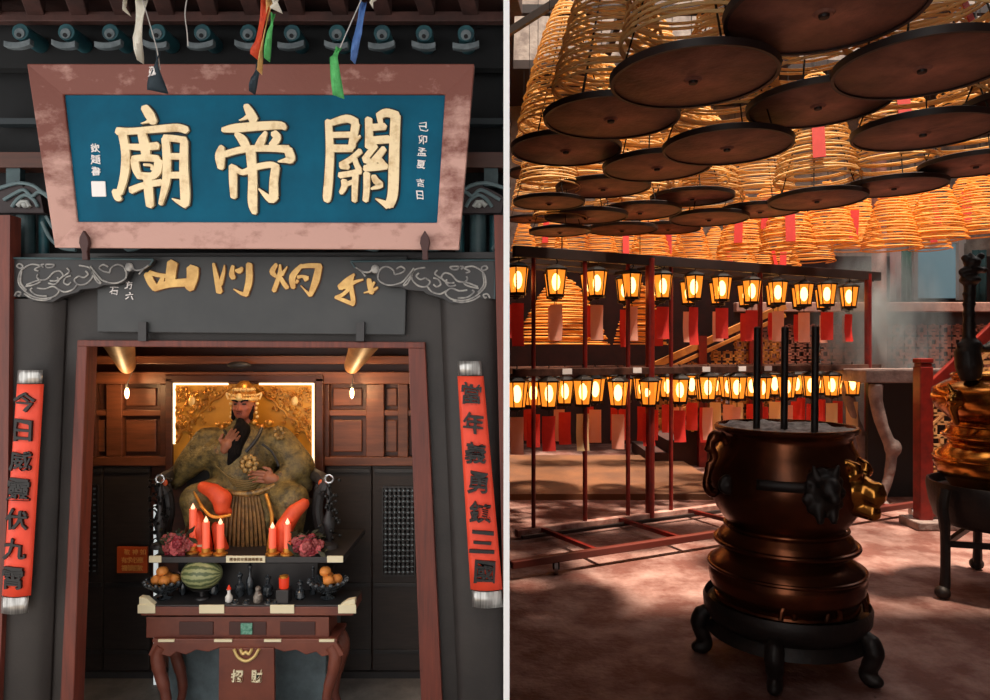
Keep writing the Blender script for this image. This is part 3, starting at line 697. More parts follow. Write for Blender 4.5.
# head
hc = S(244, 405.5, -.04)
b = MB(); b.ell(hc, (.088, .096, .118), 20, 14); b.ell(hc+Vector((0, -.03, -.05)), (.066, .07, .065)); b.cap(hc+Vector((0, -.088, .012)), hc+Vector((0, -.108, -.022)), .010, .017, 8)
b.ell(hc+Vector((-.017, -.097, -.026)), .011, 8, 6); b.ell(hc+Vector((.017, -.097, -.026)), .011, 8, 6)
for s in (-1, 1):
    b.ell(hc+Vector((s*.04, -.07, -.02)), (.028, .022, .024)); b.cap(hc+Vector((s*.012, -.09, .032)), hc+Vector((s*.055, -.074, .042)), .012, .010, 8); b.ell(hc+Vector((s*.084, 0, -.01)), (.012, .025, .038), 10, 8)
b.cap(hc, hc+Vector((0, .02, -.16)), .055, .07); b.build('head', M_face, st, fuse=.0075, soft=3)
b = MB()
for s in (-1, 1):
    b.tube(crom([hc+Vector((s*.012, -.102, .034)), hc+Vector((s*.034, -.098, .047)), hc+Vector((s*.062, -.080, .046))], 4), .0075, 8)
b.build('eyebrows', M_hair, st)
for s in (-1, 1):
    e = MB().ell(hc+Vector((s*.033, -.089, .018)), (.018, .008, .007), 10, 8).build('eye', mat('eye_dark', (30, 20, 18), .3), st)
MB().ell(hc+Vector((0, -.100, -.056)), (.026, .012, .008), 12, 8).build('mouth', mat('lip_red', (110, 40, 34), .4), st)
b = MB()
for s in (-1, 1): b.tube(crom([hc+Vector((0, -.108, -.042)), hc+Vector((s*.03, -.1, -.046)), hc+Vector((s*.052, -.085, -.08))], 4), [.007]*5+[.005]*4, 8)
for s in (-1, 1): b.cap(hc+Vector((s*.076, -.02, .0)), hc+Vector((s*.07, -.04, -.1)), .016, .018)
b.cap(hc+Vector((0, -.078, -.122)), S(242, 432, -.2), .034, .062); b.cap(S(242, 430, -.2), S(235, 452, -.285), .068, .05); b.cap(S(235, 452, -.285), S(228, 468, -.29), .055, .012)
b.build('beard', M_hair, st, fuse=.010, soft=3)
b = MB(); b.lathe([(.0, .2), (.03, .195), (.06, .17), (.078, .13), (.09, .09), (.095, .06), (.094, .03), (.085, .03)], hc + Vector((0, .01, 0)), 24); b.build('crown_cap', M_goldm, st)
b = MB()
for k in range(16):
    th = pi + pi*k/15; c = hc + Vector((.098*cos(th), .01+.1*sin(th), .055)); b.ell(c, .016, 8, 6); b.ell(c+Vector((0, 0, .03)), .010, 8, 6)
for k in range(9):
    th = pi + pi*(k+.5)/9; c = hc + Vector((.078*cos(th), .01+.08*sin(th), .13)); b.ell(c, .017, 8, 6)
for s in (-1, 1):
    for k in range(5): b.ell(hc + Vector((s*(.1+.006*sin(k*2)), -.0, .05-.035*k)), .014, 8, 6)
    b.tube(crom([hc+Vector((s*.09, 0, .07)), hc+Vector((s*.14, 0, .10)), hc+Vector((s*.125, 0, .05))], 4), .008, 6)
b.ell(hc + Vector((0, -.105, .075)), (.026, .016, .03)); b.build('crown_ornaments', mat('bright_gilt', (250, 205, 130)), st)
b = MB()
for k in range(14):
    x = 218 + k*4; s = abs(k-6.5)/6.5
    if s < .35: continue
    b.ell(S(x, 424+3*sin(k*1.9)+2*(1-s), -.03), .022+.008*sin(k*3), 8, 6)
b.build('collar_ornaments', M_goldm, st)
# throne
th_ = T('carved_throne', 'black throne with curved arms around the seated statue', 'chair', S(243, 556, .1))
b = MB(); b.box(P(178,0,5.4).x, P(308,0,5.4).x, 5.58, 5.8, P(0, 556, 5.3).z, P(0,512,5.3).z); b.build('throne_seat', M_black, th_, smooth=0, bevel=.01)
b = MB(); px_box(b, 186, 302, 455, 520, 5.80, .04); b.build('throne_back', M_black, th_, smooth=0, bevel=.01)
for s in (-1, 1):
    X = lambda d: 243 + s*d
    b = MB(); b.tube(crom([S(X(58), 462, .28), S(X(70), 474, .05), S(X(78), 478, -.3), S(X(82), 486, -.42), S(X(78), 492, -.4)], 6), .05, 10); b.build('throne_arm', M_black, th_)
    b = MB(); b.tube(crom([S(X(78), 484, -.3), S(X(74), 510, -.3), S(X(78), 535, -.3), S(X(72), 556, -.3)], 5), .045, 10); b.build('arm_post', M_black, th_)
    b = MB(); b.ell(S(X(79), 483, -.44), (.03, .02, .03)); b.build('arm_knob', mat('gilt_red_knob', (190, 80, 40), .35), th_)

# ---- upper altar shelf
sh = T('altar_shelf', 'black upper altar shelf with cream name plates carrying candles below the statue', 'shelf', P(247, 640, 5.2))
px_box(MB(), 151, 343, 557, 563, 5.06, .78).build('shelf_top', M_black, sh, smooth=0, bevel=.004)
px_box(MB(), 178, 318, 563, 622, 5.3, .5).build('shelf_body', M_black, sh, smooth=0, bevel=.004)
for x0, x1 in ((149, 161), (226, 265), (327, 343)): px_box(MB(), x0, x1, 556, 562.5, 5.05, .01).build('name_plate', M_cream, sh, smooth=0)
mb = MB()
for i in range(9): p = P(231+i*3.7, 559.5, 5.045); glyphs(mb, '國泰民安風調雨順福'[i], p.x, p.z, .022, 5.045, 5.051)
mb.build('plate_writing', mat('brown_ink', (120, 84, 44), .5), sh, smooth=0)
gb = T('altar_plinth', 'grey blue cloth covered plinth standing behind the legs of the altar table', 'plinth', P(247, 700, 5.45))
px_box(MB(), 168, 326, 623, 719, 5.34, .48).build('plinth_body', mat('grey_blue_cloth', (104, 118, 124), .8, col2=(84, 96, 100), nscale=6, bump=.2), gb, smooth=0, bevel=.01)
# candles
M_cdl = mat('pink_red_candle', (236, 110, 84), .4, emit=(255, 92, 60), estr=.35)
M_cdl2 = mat('candle_tip', (255, 200, 170), .4, emit=(255, 190, 150), estr=1.6)
pos = [(193, 505, 5.17, 'leftmost tall red candle on the shelf before the statue'), (206, 518, 5.12, 'second red candle from the left on the shelf'), (220.5, 520, 5.12, 'third red candle from the left beside the skirt'), (272.5, 524, 5.12, 'red candle just right of the statue skirt'), (287.5, 520, 5.12, 'rightmost red candle on the shelf before the statue')]
for x, y, D, lab in pos:
    a = P(x, 557.5, D); a.z = P(0, 557, 5.06).z; b_ = P(x, y+4, D)
    t = T('red_candle', lab, 'candle', a, 'electric red candles before the statue')
    MB().tube([a, b_], .026, 14).build('candle_body', M_cdl, t); MB().lathe([(.05, .0), (.05, .012), (.03, .02), (.03, .05)], a, 16).build('candle_holder', M_goldm, t)
    MB().lathe([(.012, 0), (.016, .012), (.008, .028), (.0, .045)], b_, 12).build('flame_tip', M_cdl2, t)
# flower arrangements
def flowers(cx, cy, D, n, seed, lab, w=14):
    rr = random.Random(seed); base = P(cx, 557, D); base.z = P(0, 557, 5.06).z
    t = T('flower_arrangement', lab, 'flowers', base, 'flower arrangements on the altar shelf')
    mb = MB(); mb.lathe([(.03, 0), (.06, .03), (.05, .07), (.04, .08)], base, 16); mb.build('vase', M_black, t)
    mb = MB()
    for i in range(60):
        p = P(cx+rr.uniform(-w-3, w+3), cy+rr.uniform(-14, 10), D+rr.uniform(-.08, .08)); d = Vector((rr.uniform(-1, 1), rr.uniform(-1, .3), rr.uniform(-.3, 1))).normalized(); s = d.orthogonal().normalized()*.018
        mb.add([p-d*.04, p+s, p+d*.05, p-s], [(0, 1, 2, 3)])
    mb.build('foliage', mat('dark_leaf', (34, 44, 30), .5, col2=(60, 58, 36), nscale=10), t, smooth=0, solid=.002)
    cols = [mat('wine_rose', (132, 32, 44), .5), mat('pink_rose', (206, 96, 100), .5), mat('dusky_rose', (150, 66, 66), .5)]
    for i in range(n):
        th = i*2.4; r = sqrt(i/n); p = P(cx+w*r*cos(th), cy+11*r*sin(th), D-.1*(1-r)-.02)
        mb = MB()
        for k in range(5):
            a = k*2*pi/5+i; mb.ell(p+Vector((.018*cos(a), -.005, .018*sin(a))), (.02, .014, .02), 8, 6)
        mb.ell(p+Vector((0, -.015, 0)), .016, 8, 6); mb.build('bloom', cols[rr.choice([0, 0, 1, 2, 2])], t)
flowers(177, 544, 5.14, 15, 1, 'dark red and pink flower arrangement at the left end of the altar shelf')
flowers(307, 546, 5.14, 15, 2, 'dark red and pink flower arrangement at the right end of the altar shelf')
# dark branching ornaments with hoops
for cx, s, lab in ((160, 1, 'left'), (329, -1, 'right')):
    base = P(cx, 557, 5.3); base.z = P(0, 557, 5.06).z
    t = T('branching_ornament', 'black branching altar ornament with a silver hoop at the %s end of the shelf' % lab, 'ornament', base, 'black hooped ornaments')
    rr = random.Random(11+s)
    mb = MB(); mb.lathe([(.07, 0), (.06, .03), (.02, .05), (.03, .12), (.05, .2), (.02, .28), (.018, .5)], base, 16); mb.build('stand', M_black, t)
    mb = MB()
    for i in range(34):
        a = P(cx, 545-i*1.8, 5.3); e = P(cx+rr.uniform(-11, 11), 545-i*1.8-rr.uniform(2, 10), 5.3+rr.uniform(-.08, .08)); mid = (a+e)/2+Vector((0, 0, .03))
        mb.tube(crom([a, mid, e], 3), [.007]*4+[.005]*3, 5); mb.ell(e, .014, 6, 5)
    mb.build('branches', mat('black_bronze', (30, 30, 30), .3, .5), t)
    c = P(cx + (0 if s > 0 else 0), 479, 5.24); mb = MB(); mb.tube([c+Vector((.03*cos(q), 0, .03*sin(q))) for q in [k*2*pi/20 for k in range(20)]], .007, 6, closed=True); mb.build('silver_hoop', mat('bright_silver', (220, 225, 230), .2, .8), t)

# ---- lower altar table
TZ = P(0, 605, 4.98).z; TF = 4.98
tb = T('altar_table', 'brown carved altar table with black top, cream plates and cabriole legs', 'table', Vector((P(247, 0, TF).x, TF+.15, LG)))
x0 = P(141, 0, TF).x; x1 = P(353, 0, TF).x
M_tbl = mat('reddish_brown_table', (118, 62, 46), .42, col2=(96, 48, 38), nscale=4, bump=.04)
MB().box(x0, x1, TF, TF+.31, TZ-.012, TZ).build('table_top', M_black, tb, smooth=0, bevel=.003)
MB().box(x0, x1, TF-.004, TF+.30, TZ-.075, TZ-.012).build('top_frame', M_tbl, tb, smooth=0, bevel=.005)
for a0, a1 in ((137.5, 155), (199, 224), (270, 294), (338, 356)): px_box(MB(), a0, a1, 605, 613.5, TF-.014, .01).build('name_plate', M_cream, tb, smooth=0, bevel=.002)
for s in (0, 1):
    pts = [(139, 605), (139, 597), (146, 598), (154, 605)] if s == 0 else [(355, 605), (355, 599), (348, 600), (340, 605)][::1]
    MB().ppx(pts, TF-.005, .05).build('end_flange', M_cream, tb, smooth=0, bevel=.003)
px_box(MB(), 146, 329, 617, 638, TF+.02, .25).build('drawer_box', M_tbl, tb, smooth=0, bevel=.005)
for a0, a1 in ((179, 213), (280, 315), (229, 266)):
    px_box(MB(), a0, a1, 622, 635, TF+.012, .012).build('recessed_panel', mat('dark_recess', (62, 30, 26), .5), tb, smooth=0, bevel=.003)
o = px_box(MB(), 240.5, 252, 623.5, 634.5, TF+.0, .014).build('green_medallion', mat('green_glaze', (36, 110, 88), .3, col2=(120, 170, 150), nscale=50), tb, smooth=0, bevel=.002)
px_box(MB(), 152, 337, 639, 643, TF-.02, .3).build('waist_moulding', M_tbl, tb, smooth=0, bevel=.006)
for a0, a1 in ((158, 174), (214, 232), (264, 281), (319, 334)): px_box(MB(), a0, a1, 639.5, 642, TF-.03, .012).build('moulding_tab', M_cream, tb, smooth=0)
MB().ppx([(154, 642), (336, 642), (344, 655), (338, 658), (330, 655), (322, 657), (316, 652), (306, 655), (296, 650), (284, 652), (272, 648), (258, 655), (246, 660), (234, 655), (220, 648), (208, 652), (196, 650), (186, 655), (176, 652), (170, 657), (162, 655), (153, 658), (148, 655)][::1], TF-.02, .04).build('scalloped_apron', M_tbl, tb, smooth=0, bevel=.006)
for s in (-1, 1):
    for yy in (TF+.01, TF+.26):
        X = lambda d: P(246+s*d, 0, TF).x
        z = lambda py: P(0, py, TF).z
        mb = MB(); mb.tube(crom([(X(84), yy, z(646)), (X(89), yy, z(656)), (X(87), yy, z(672)), (X(82), yy, z(690)), (X(80), yy, z(708)), (X(84), yy, z(724)), (X(90), yy, LG+.05), (X(94), yy, LG+.03)], 5), [.045]*5+[.048]*5+[.042]*5+[.035]*5+[.03]*10+[.03]*5+[.028]*1, 12)
        mb.build('leg', M_tbl, tb)
pts = [(219, 648), (274, 648), (275, 742), (218, 742)]
MB().ppx(pts, TF-.035, .03).build('front_panel', M_tbl, tb, smooth=0, bevel=.004)
for k, ch in enumerate('招財'):
    mb = MB(); p = P(237+k*20, 676, TF-.04); glyphs(mb, ch, p.x, p.z, .085, TF-.046, TF-.034, wob=.15, bold=.02); mb.build('character', M_cream, tb, smooth=0)
mb = MB()
for cu in ([(234, 649), (238, 657), (246, 661), (254, 657), (259, 649)], [(240, 649), (243, 654), (246, 652), (249, 654), (252, 649)]): mb.tube(crom([P(a, b, TF-.045) for a, b in cu], 4), .011, 8)
mb.build('gilt_mount', mat('pale_gilt', (214, 184, 120), .4, .4), tb)

def tabletop(px, py, D=5.1): p = P(px, py, D); p.z = TZ; return p
# fruit bowls, oranges
M_glass = mat('dark_cut_glass', (30, 34, 38), .12, .2, col2=(70, 76, 82), nscale=30, coat=.5)
M_orange = mat('orange_peel', (226, 140, 62), .5, bump=.3, bscale=120)
for cx, lab in ((165, 'left'), (328, 'right')):
    c = tabletop(cx, 0, 5.12)
    t = T('fruit_bowl', 'dark cut glass fruit bowl at the %s end of the altar table' % lab, 'bowl', c, 'cut glass bowls on the altar table')
    MB().lathe([(.05, 0), (.055, .008), (.02, .02), (.02, .04), (.05, .05), (.1, .08), (.13, .125), (.122, .125), (.09, .085), (.0, .06)], c, 24).build('bowl_body', M_glass, t)
    mb = MB()
    for k in range(16): q = k*2*pi/16; mb.cap(c+Vector((.055*cos(q), .055*sin(q), .055)), c+Vector((.135*cos(q), .135*sin(q), .13)), .010, .016, 8)
    mb.build('bowl_flutes', M_glass, t)
    for i, (dx, dy, dz) in enumerate(((-.055, -.01, .135), (.015, -.04, .14), (.06, .02, .132), (-.01, .05, .14), (-.02, 0, .195))):
        if cx > 300 and i == 0: continue
        o = MB().ell(c+Vector((dx, dy, dz)), (.042, .042, .038), 14, 10).build('orange', M_orange)
        ps = ['at the left', 'at the front', 'at the right', 'at the back', 'on top'][i]
        tag(o, 'orange resting %s of the %s glass fruit bowl' % (ps, lab), 'fruit', 'oranges in the glass bowls')
        MB().ell(c+Vector((dx, dy, dz+.038)), (.006, .006, .004), 6, 5).build('stem', M_black, o)
# watermelon on a stand
mw = mat('watermelon_rind', (150, 158, 96), .4); nt = mw.node_tree; bs = nt.nodes['Principled BSDF']
tc = nt.nodes.new('ShaderNodeTexCoord'); sx = nt.nodes.new('ShaderNodeSeparateXYZ'); nt.links.new(tc.outputs['Generated'], sx.inputs[0])
def mth(op, a, b_=None):
    n = nt.nodes.new('ShaderNodeMath'); n.operation = op
    for i, v in enumerate((a, b_)):
        if v is None: continue
        if isinstance(v, (int, float)): n.inputs[i].default_value = v
        else: nt.links.new(v, n.inputs[i])
    return n.outputs[0]
at_ = mth('ARCTAN2', mth('SUBTRACT', sx.outputs['Z'], .5), mth('SUBTRACT', sx.outputs['Y'], .5))
ns = nt.nodes.new('ShaderNodeTexNoise'); ns.inputs['Scale'].default_value = 9; nt.links.new(tc.outputs['Generated'], ns.inputs['Vector'])
wv = mth('SINE', mth('ADD', mth('MULTIPLY', at_, 14), mth('MULTIPLY', ns.outputs['Fac'], 5)))
rp = nt.nodes.new('ShaderNodeValToRGB'); rp.color_ramp.elements[0].position = .35; rp.color_ramp.elements[0].color = lin((84, 96, 62))+(1,); rp.color_ramp.elements[1].position = .7; rp.color_ramp.elements[1].color = lin((150, 154, 108))+(1,)
nt.links.new(mth('ADD', mth('MULTIPLY', wv, .5), .5), rp.inputs[0]); nt.links.new(rp.outputs[0], bs.inputs['Base Color'])
c = tabletop(202, 0, 5.11)
t = T('fruit_stand', 'small black pedestal stand under the watermelon on the altar table', 'stand', c)
MB().lathe([(.05, 0), (.045, .012), (.016, .02), (.016, .055), (.07, .07), (.085, .085), (.0, .078)], c, 20).build('pedestal', M_black, t)
wm = MB(); wm.ell((0, 0, 0), (.147, .115, .108), 28, 20); o = wm.build('watermelon', mw, None, origin=(0, 0, 0)); o.location = c+Vector((0, 0, .083+.098))
tag(o, 'large striped green watermelon on a stand on the altar table', 'fruit'); q_ = o.location; MB().tube([q_+Vector((-.14, 0, 0)), q_+Vector((-.16, -.01, .008)), q_+Vector((-.17, -.01, .02))], .006, 6).build('stem', M_bronze_d, o)
# little things on the table
def simple(name, prof, px, D, m, label, cat, grp=None, z=None, seg=18, extra=None):
    c = tabletop(px, 0, D)
    if z is not None: c.z = z
    t = T(name, label, cat, c, grp)
    MB().lathe(prof, c, seg).build('body', m, t)
    if extra: extra(t, c)
    return t
SZ = P(0, 557, 5.06).z
M_redgl = mat('red_glass', (190, 50, 34), .25, emit=(255, 70, 30), estr=.3)
lidf = lambda m, r, h: (lambda t, c: MB().lathe([(r, h), (r, h+.012), (r*.5, h+.02), (.006, h+.03), (0, h+.03)], c, 16).build('lid', m, t))
simple('votive_cup', [(.03, 0), (.034, .01), (.036, .045), (.03, .045), (.0, .03)], 202, 5.2, M_redgl, 'red and white votive cup on the shelf above the watermelon', 'cup', z=SZ, extra=lambda t, c: MB().lathe([(.042, .045), (.046, .06), (.04, .06)], c, 16).build('rim', M_cream, t))
simple('votive_cup', [(.03, 0), (.034, .01), (.036, .075), (.03, .075), (.0, .05)], 284, 5.04, M_redgl, 'red votive cup right of the middle above the black boxes', 'cup', z=TZ+.1, extra=lambda t, c: MB().lathe([(.03, .075), (.032, .09), (.0, .1)], c, 16).build('rim', M_goldm, t))
tag(MB().box(P(284, 0, 5.04).x-.045, P(284, 0, 5.04).x+.045, 4.995, 5.085, TZ, TZ+.1).build('black_box', M_black, bevel=.004), 'black box under the red votive cup on the altar table', 'box')
simple('porcelain_bottle', [(.02, 0), (.026, .01), (.026, .04), (.012, .06), (.012, .085), (.016, .09), (0, .09)], 229, 5.04, mat('white_porcelain', (214, 210, 204), .25), 'small white porcelain bottle right of the watermelon', 'bottle', extra=lidf(M_redgl, .014, .09))
def fig(t, c):
    mb = MB(); mb.ell(c+Vector((0, 0, .095)), .02, 10, 8); mb.cap(c+Vector((-.02, -.01, .04)), c+Vector((.025, -.02, .06)), .012, .010); mb.build('head_and_arms', mat('figurine_grey', (150, 140, 130), .4), t)
simple('small_figurine', [(.03, 0), (.034, .01), (.028, .05), (.018, .08), (0, .09)], 258, 5.04, mat('figurine_grey', (150, 140, 130), .4, col2=(60, 50, 46), nscale=30), 'little grey figurine at the middle of the altar table', 'figurine', extra=fig)
for i, (px_, D_, h, r, lab) in enumerate(((240, 5.16, .15, .035, 'tall black vase behind the white porcelain bottle'), (250, 5.2, .2, .03, 'tallest black vase at the middle of the altar table'), (268, 5.16, .13, .04, 'squat black vase right of the little figurine'), (300, 5.1, .11, .04, 'black lidded jar left of the right fruit bowl'), (214, 5.2, .12, .04, 'black lidded jar hidden behind the watermelon'), (313, 5.2, .18, .025, 'slim black bottle beside the right fruit bowl'), (183, 5.2, .16, .025, 'slim black bottle beside the left fruit bowl'))):
    simple('black_vessel', [(r*.7, 0), (r, h*.15), (r*.9, h*.55), (r*.35, h*.7), (r*.35, h*.9), (r*.55, h), (0, h)], px_, D_, M_glass, lab, 'vessel', 'black vessels on the altar table', extra=lidf(M_glass, r*.6, h))
for i, px_ in enumerate((235, 246, 268, 275)):
    simple('tea_cup', [(.012, 0), (.014, .004), (.022, .028), (.019, .028), (0, .008)], px_, 5.0, M_glass, '%s tiny dark tea cup along the front edge of the altar table' % ('leftmost', 'second', 'third', 'rightmost')[i], 'cup', 'tiny tea cups', extra=lambda t, c: MB().lathe([(.02, 0), (.026, .003), (.026, .005), (0, .004)], c, 14).build('saucer', M_silver, t))
# lamp inside, above the door opening
l = bpy.data.lights.new('shrine_lamp', 'AREA'); l.energy = 21; l.size = .5; l.color = (1, .62, .34)
lo = bpy.data.objects.new('shrine_lamp', l); COL.objects.link(lo); lo.location = (P(245, 0, 4.8).x, 4.85, 2.2); lo.rotation_euler = (radians(35), 0, 0)
# ================================================================ RIGHT: incense hall
M_floor = mat('worn_red_concrete', (100, 56, 46), 0.75, col2=(160, 126, 117), nscale=3.5, bump=.7, bscale=22, lo=.42, hi=.7, detail=9)
M_wallr = mat('maroon_plaster', (70, 34, 28), .8, col2=(44, 24, 21), nscale=2, bump=.1)
M_wallg = mat('pale_stone_wall', (176, 160, 148), .8, col2=(128, 112, 104), nscale=5, bump=.3, bscale=14)
M_redl = mat('red_lacquer', (132, 30, 22), .35, col2=(92, 22, 18), nscale=8)
M_dkbr = mat('dark_brown_beam', (48, 30, 26), .5, col2=(34, 24, 22), nscale=6)
M_tray = mat('dark_edged_tray', (206, 140, 116), .55, col2=(120, 78, 66), nscale=4, bump=.2, lo=.35, hi=.7, detail=8)
nt = M_tray.node_tree; tc = nt.nodes.new('ShaderNodeTexCoord'); ln = nt.nodes.new('ShaderNodeVectorMath'); ln.operation = 'LENGTH'; nt.links.new(tc.outputs['Object'], ln.inputs[0])
nz = nt.nodes.new('ShaderNodeTexNoise'); nz.inputs['Scale'].default_value = 7; nt.links.new(tc.outputs['Object'], nz.inputs['Vector'])
ad = nt.nodes.new('ShaderNodeMath'); ad.operation = 'MULTIPLY_ADD'; nt.links.new(nz.outputs['Fac'], ad.inputs[0]); ad.inputs[1].default_value = .16; nt.links.new(ln.outputs['Value'], ad.inputs[2])
rp = nt.nodes.new('ShaderNodeValToRGB'); el = rp.color_ramp.elements; el[0].position = .10; el[0].color = (1, 1, 1, 1); el[1].position = .42; el[1].color = (.25, .2, .18, 1); nt.links.new(ad.outputs[0], rp.inputs[0])  # trays darken from a pale centre towards the rim
mx = nt.nodes.new('ShaderNodeMix'); mx.data_type = 'RGBA'; mx.blend_type = 'MULTIPLY'; mx.inputs[0].default_value = 1
bs = nt.nodes['Principled BSDF']; src = bs.inputs['Base Color'].links[0].from_socket; nt.links.new(src, mx.inputs[6]); nt.links.new(rp.outputs[0], mx.inputs[7]); nt.links.new(mx.outputs[2], bs.inputs['Base Color'])
M_rim = mat('dark_tray_rim', (40, 28, 26), .5)
M_coil = translucent_mat('incense_coil_paste', (242, 206, 150), (250, 214, 150), .4, .7)
M_coil2 = translucent_mat('orange_incense_paste', (240, 182, 92), (250, 190, 96), .42, .7)
M_wire = mat('black_wire', (24, 18, 16), .4, .5)
M_tagr = translucent_mat('red_paper', (214, 48, 44), (226, 60, 50), .35); M_tagp = translucent_mat('pink_paper', (246, 168, 146), (248, 180, 160), .4); M_tagc = translucent_mat('cream_paper', (240, 206, 150), (240, 206, 160), .35)
M_brass = mat('polished_brass', (206, 140, 62), .2, .95, col2=(150, 88, 40), nscale=3, bump=.05, bscale=12)
M_brz = mat('aged_bronze', (120, 66, 38), .27, .85, col2=(74, 42, 28), nscale=3, bump=.06, bscale=14, spec=.6)
M_iron = mat('black_iron', (30, 24, 23), .5, .4, col2=(44, 34, 30), nscale=10, bump=.15)
HT = 5.4
struct(MB().box(.0050, 8.2, -2.2, 11.2, -.25, 0).build('floor', M_floor, smooth=0))
struct(MB().box(.0051, .0075, 2.6, 11.2, 0, 2.9).build('wall_left', M_wallr, smooth=0))
struct(MB().box(.0051, .0075, 2.6, 11.2, 2.9, HT).build('wall_left', M_wallg, smooth=0))
struct(MB().box(.0, 8.2, 11.2, 11.35, 0, 3.0).build('wall_back', M_wallr, smooth=0))
struct(MB().box(.0, 8.2, 11.2, 11.35, 3.0, 8.6).build('wall_back', M_wallg, smooth=0))
struct(MB().box(8.2, 8.35, -2.2, 11.35, 0, HT).build('wall_right', M_wallr, smooth=0))
struct(MB().box(.0, 8.2, -2.35, -2.2, 0, HT).build('wall_front', M_wallr, smooth=0))
SX0, SX1, SY0, SY1 = .1, 7.6, 3.45, 9.7
mb = MB(); mb.box(.006, 8.2, -2.2, SY0, HT, HT+.12); mb.box(.006, 8.2, SY1, 11.2, HT, HT+.12); mb.box(.006, SX0, SY0, SY1, HT, HT+.12); mb.box(SX1, 8.2, SY0, SY1, HT, HT+.12)
struct(mb.build('ceiling', mat('dark_ceiling', (58, 44, 40), .8), smooth=0))
mb = MB()
for i in range(1, 6): x = SX0+(SX1-SX0)*i/6; mb.box(x-.04, x+.04, SY0, SY1, HT, HT+.1)
for i in range(1, 4): y = SY0+(SY1-SY0)*i/4; mb.box(SX0, SX1, y-.04, y+.04, HT, HT+.1)
struct(mb.build('window_1', M_dkbr, smooth=0))
struct(MB().bar(P(490, 44, 4.6), P(600, -26, 4.6), .045, .045).build('trim_6', M_dkbr, smooth=0))

# ---- hanging incense coils
def coil_mesh(r=.31, h=.74, turns=29, tr=.0068, seg=26):
    mb = MB(); pts = []; N = turns*seg
    for i in range(N+1):
        t = i/N; rr = .02 + (r-.02)*(t**.62); th = 2*pi*turns*t
        w = 1+.02*sin(th*.37)
        pts.append((rr*w*cos(th), rr*w*sin(th), h*(1-t) + .006*sin(th*.5+1)))
    mb.tube(pts, tr, 5); return mb
ct = T('hanging_incense_coil', 'x', 'incense coil', (0, 0, 0), 'incense coils hanging over round trays')
m = coil_mesh(); m.v = [v+Vector((0, 0, .11)) for v in m.v]; m.build('coil', M_coil, ct, smooth=60)
mb = MB(); mb.cur = 0; mb.lathe([(0, -.014), (.03, -.018), (.04, -.010), (.33, -.008), (.345, -.004)], (0, 0, 0), 48); mb.lathe([(0, .012), (.33, .012)], (0, 0, 0), 48)
mb.build('tray', M_tray, ct)
MB().lathe([(.335, -.014), (.35, -.014), (.354, .012), (.345, .016), (.336, .008), (.335, -.014)], (0, 0, 0), 48).build('tray_rim', M_rim, ct)
MB().lathe([(0, -.03), (.018, -.026), (.02, -.015), (0, -.012)], (0, 0, 0), 12).build('tray_boss', M_rim, ct)
mb = MB()
for k in range(3): q_ = k*2*pi/3+.4; mb.tube([(.33*cos(q_), .33*sin(q_), .02), (.14*cos(q_), .14*sin(q_), .5), (0, 0, .9)], .0045, 5)
mb.build('tray_wires', M_wire, ct)
MB().tube([(0, 0, .86), (0, 0, 2.6)], .004, 5).build('hanging_wire', M_wire, ct)
mb = MB(); mb.bar((0, -.315, .2), (0, -.17, .62), .085, .004, up=(0, 1, 0)); mb.build('prayer_tag', M_tagr, ct, smooth=0)
spots = [(693, 77, 170), (824, 10, 207), (922, 66, 172), (818, 104, 148), (611, 117, 148), (727, 146, 130), (923, 131, 136), (566, 149, 114), (657, 166, 115), (603, 187, 101), (692, 197, 85), (817, 199, 96), (894, 186, 107),
         (976, 164, 112), (534, 173, 60), (549, 202, 74), (586, 216, 86), (640, 211, 84), (709, 218, 80), (760, 210, 82), (530, 219, 46), (622, 229, 72), (1040, 104, 160), (560, 231, 64), (668, 228, 66)]
LABS = ['incense coil over the large brown tray nearest the partition, second tray from the top', 'incense coil over the tray cut off by the top edge of the photo', 'incense coil over the large dark tray at the top right', 'incense coil over the dark tray just below the topmost tray',
 'incense coil over the reddish tray left of and below the large brown one', 'incense coil over the round reddish tray at the centre of the cluster', 'incense coil over the dark tray above the brass burner finial', 'coil over the tray by the partition with a tall golden cone above it',
 'incense coil over the tray tucked behind the central reddish tray', 'incense coil over the pale brown tray above the sixth upper lantern', 'incense coil over the orange lit tray left of the golden coils', 'incense coil over the thin brown tray above the three incense sticks',
 'incense coil over the dark oval tray right of the thin brown tray', 'incense coil over the dark tray at the right edge of the photo', 'incense coil over the tray half hidden by the partition edge', 'incense coil over a low tray beside the partition, upper of two',
 'incense coil over a dark thin tray in the low left cluster', 'incense coil over the low thin tray below the pale brown one', 'incense coil over the low reddish tray left of the golden coils', 'incense coil over the small far tray right of the low reddish tray',
 'incense coil over a low tray beside the partition, lower of two', 'incense coil over the far dark tray near the lantern rack beam', 'incense coil whose tray is cut by the right edge near the top', 'incense coil over the lowest dark tray in the left cluster', 'incense coil over the far tray behind the orange lit tray']
pl_ = []
for i, (px, py, wd) in enumerate(spots):
    D = 441.0/wd; c = P(px, py, D); sc = .87
    if wd < 80 and i in (14, 15, 20, 23): D = 441.0/(wd*1.35); c = P(px, py, D); sc = .87/1.35
    for _ in range(200):
        bad = [q for q in pl_ if (q[0]-c).xy.length < .345*(q[1]+sc) and abs(q[0].z-c.z) < .055]
        if not bad: break
        D += .02; c = P(px, py, D)
    if c.x < .36*sc+.012: c.x = .36*sc+.012
    pl_.append((c, sc))
    if i == 0: o = ct; o.location = c; o['label'] = LABS[0]
    else: o = dup(ct, c, LABS[i], skip=() if i in (1, 2, 3, 6, 11, 12) else ('prayer_tag',))
    o.scale = (sc, sc, 1.0 if sc > .8 else .8); o.rotation_euler = (R.uniform(-.02, .02), R.uniform(-.02, .02), R.uniform(-.6, .6))
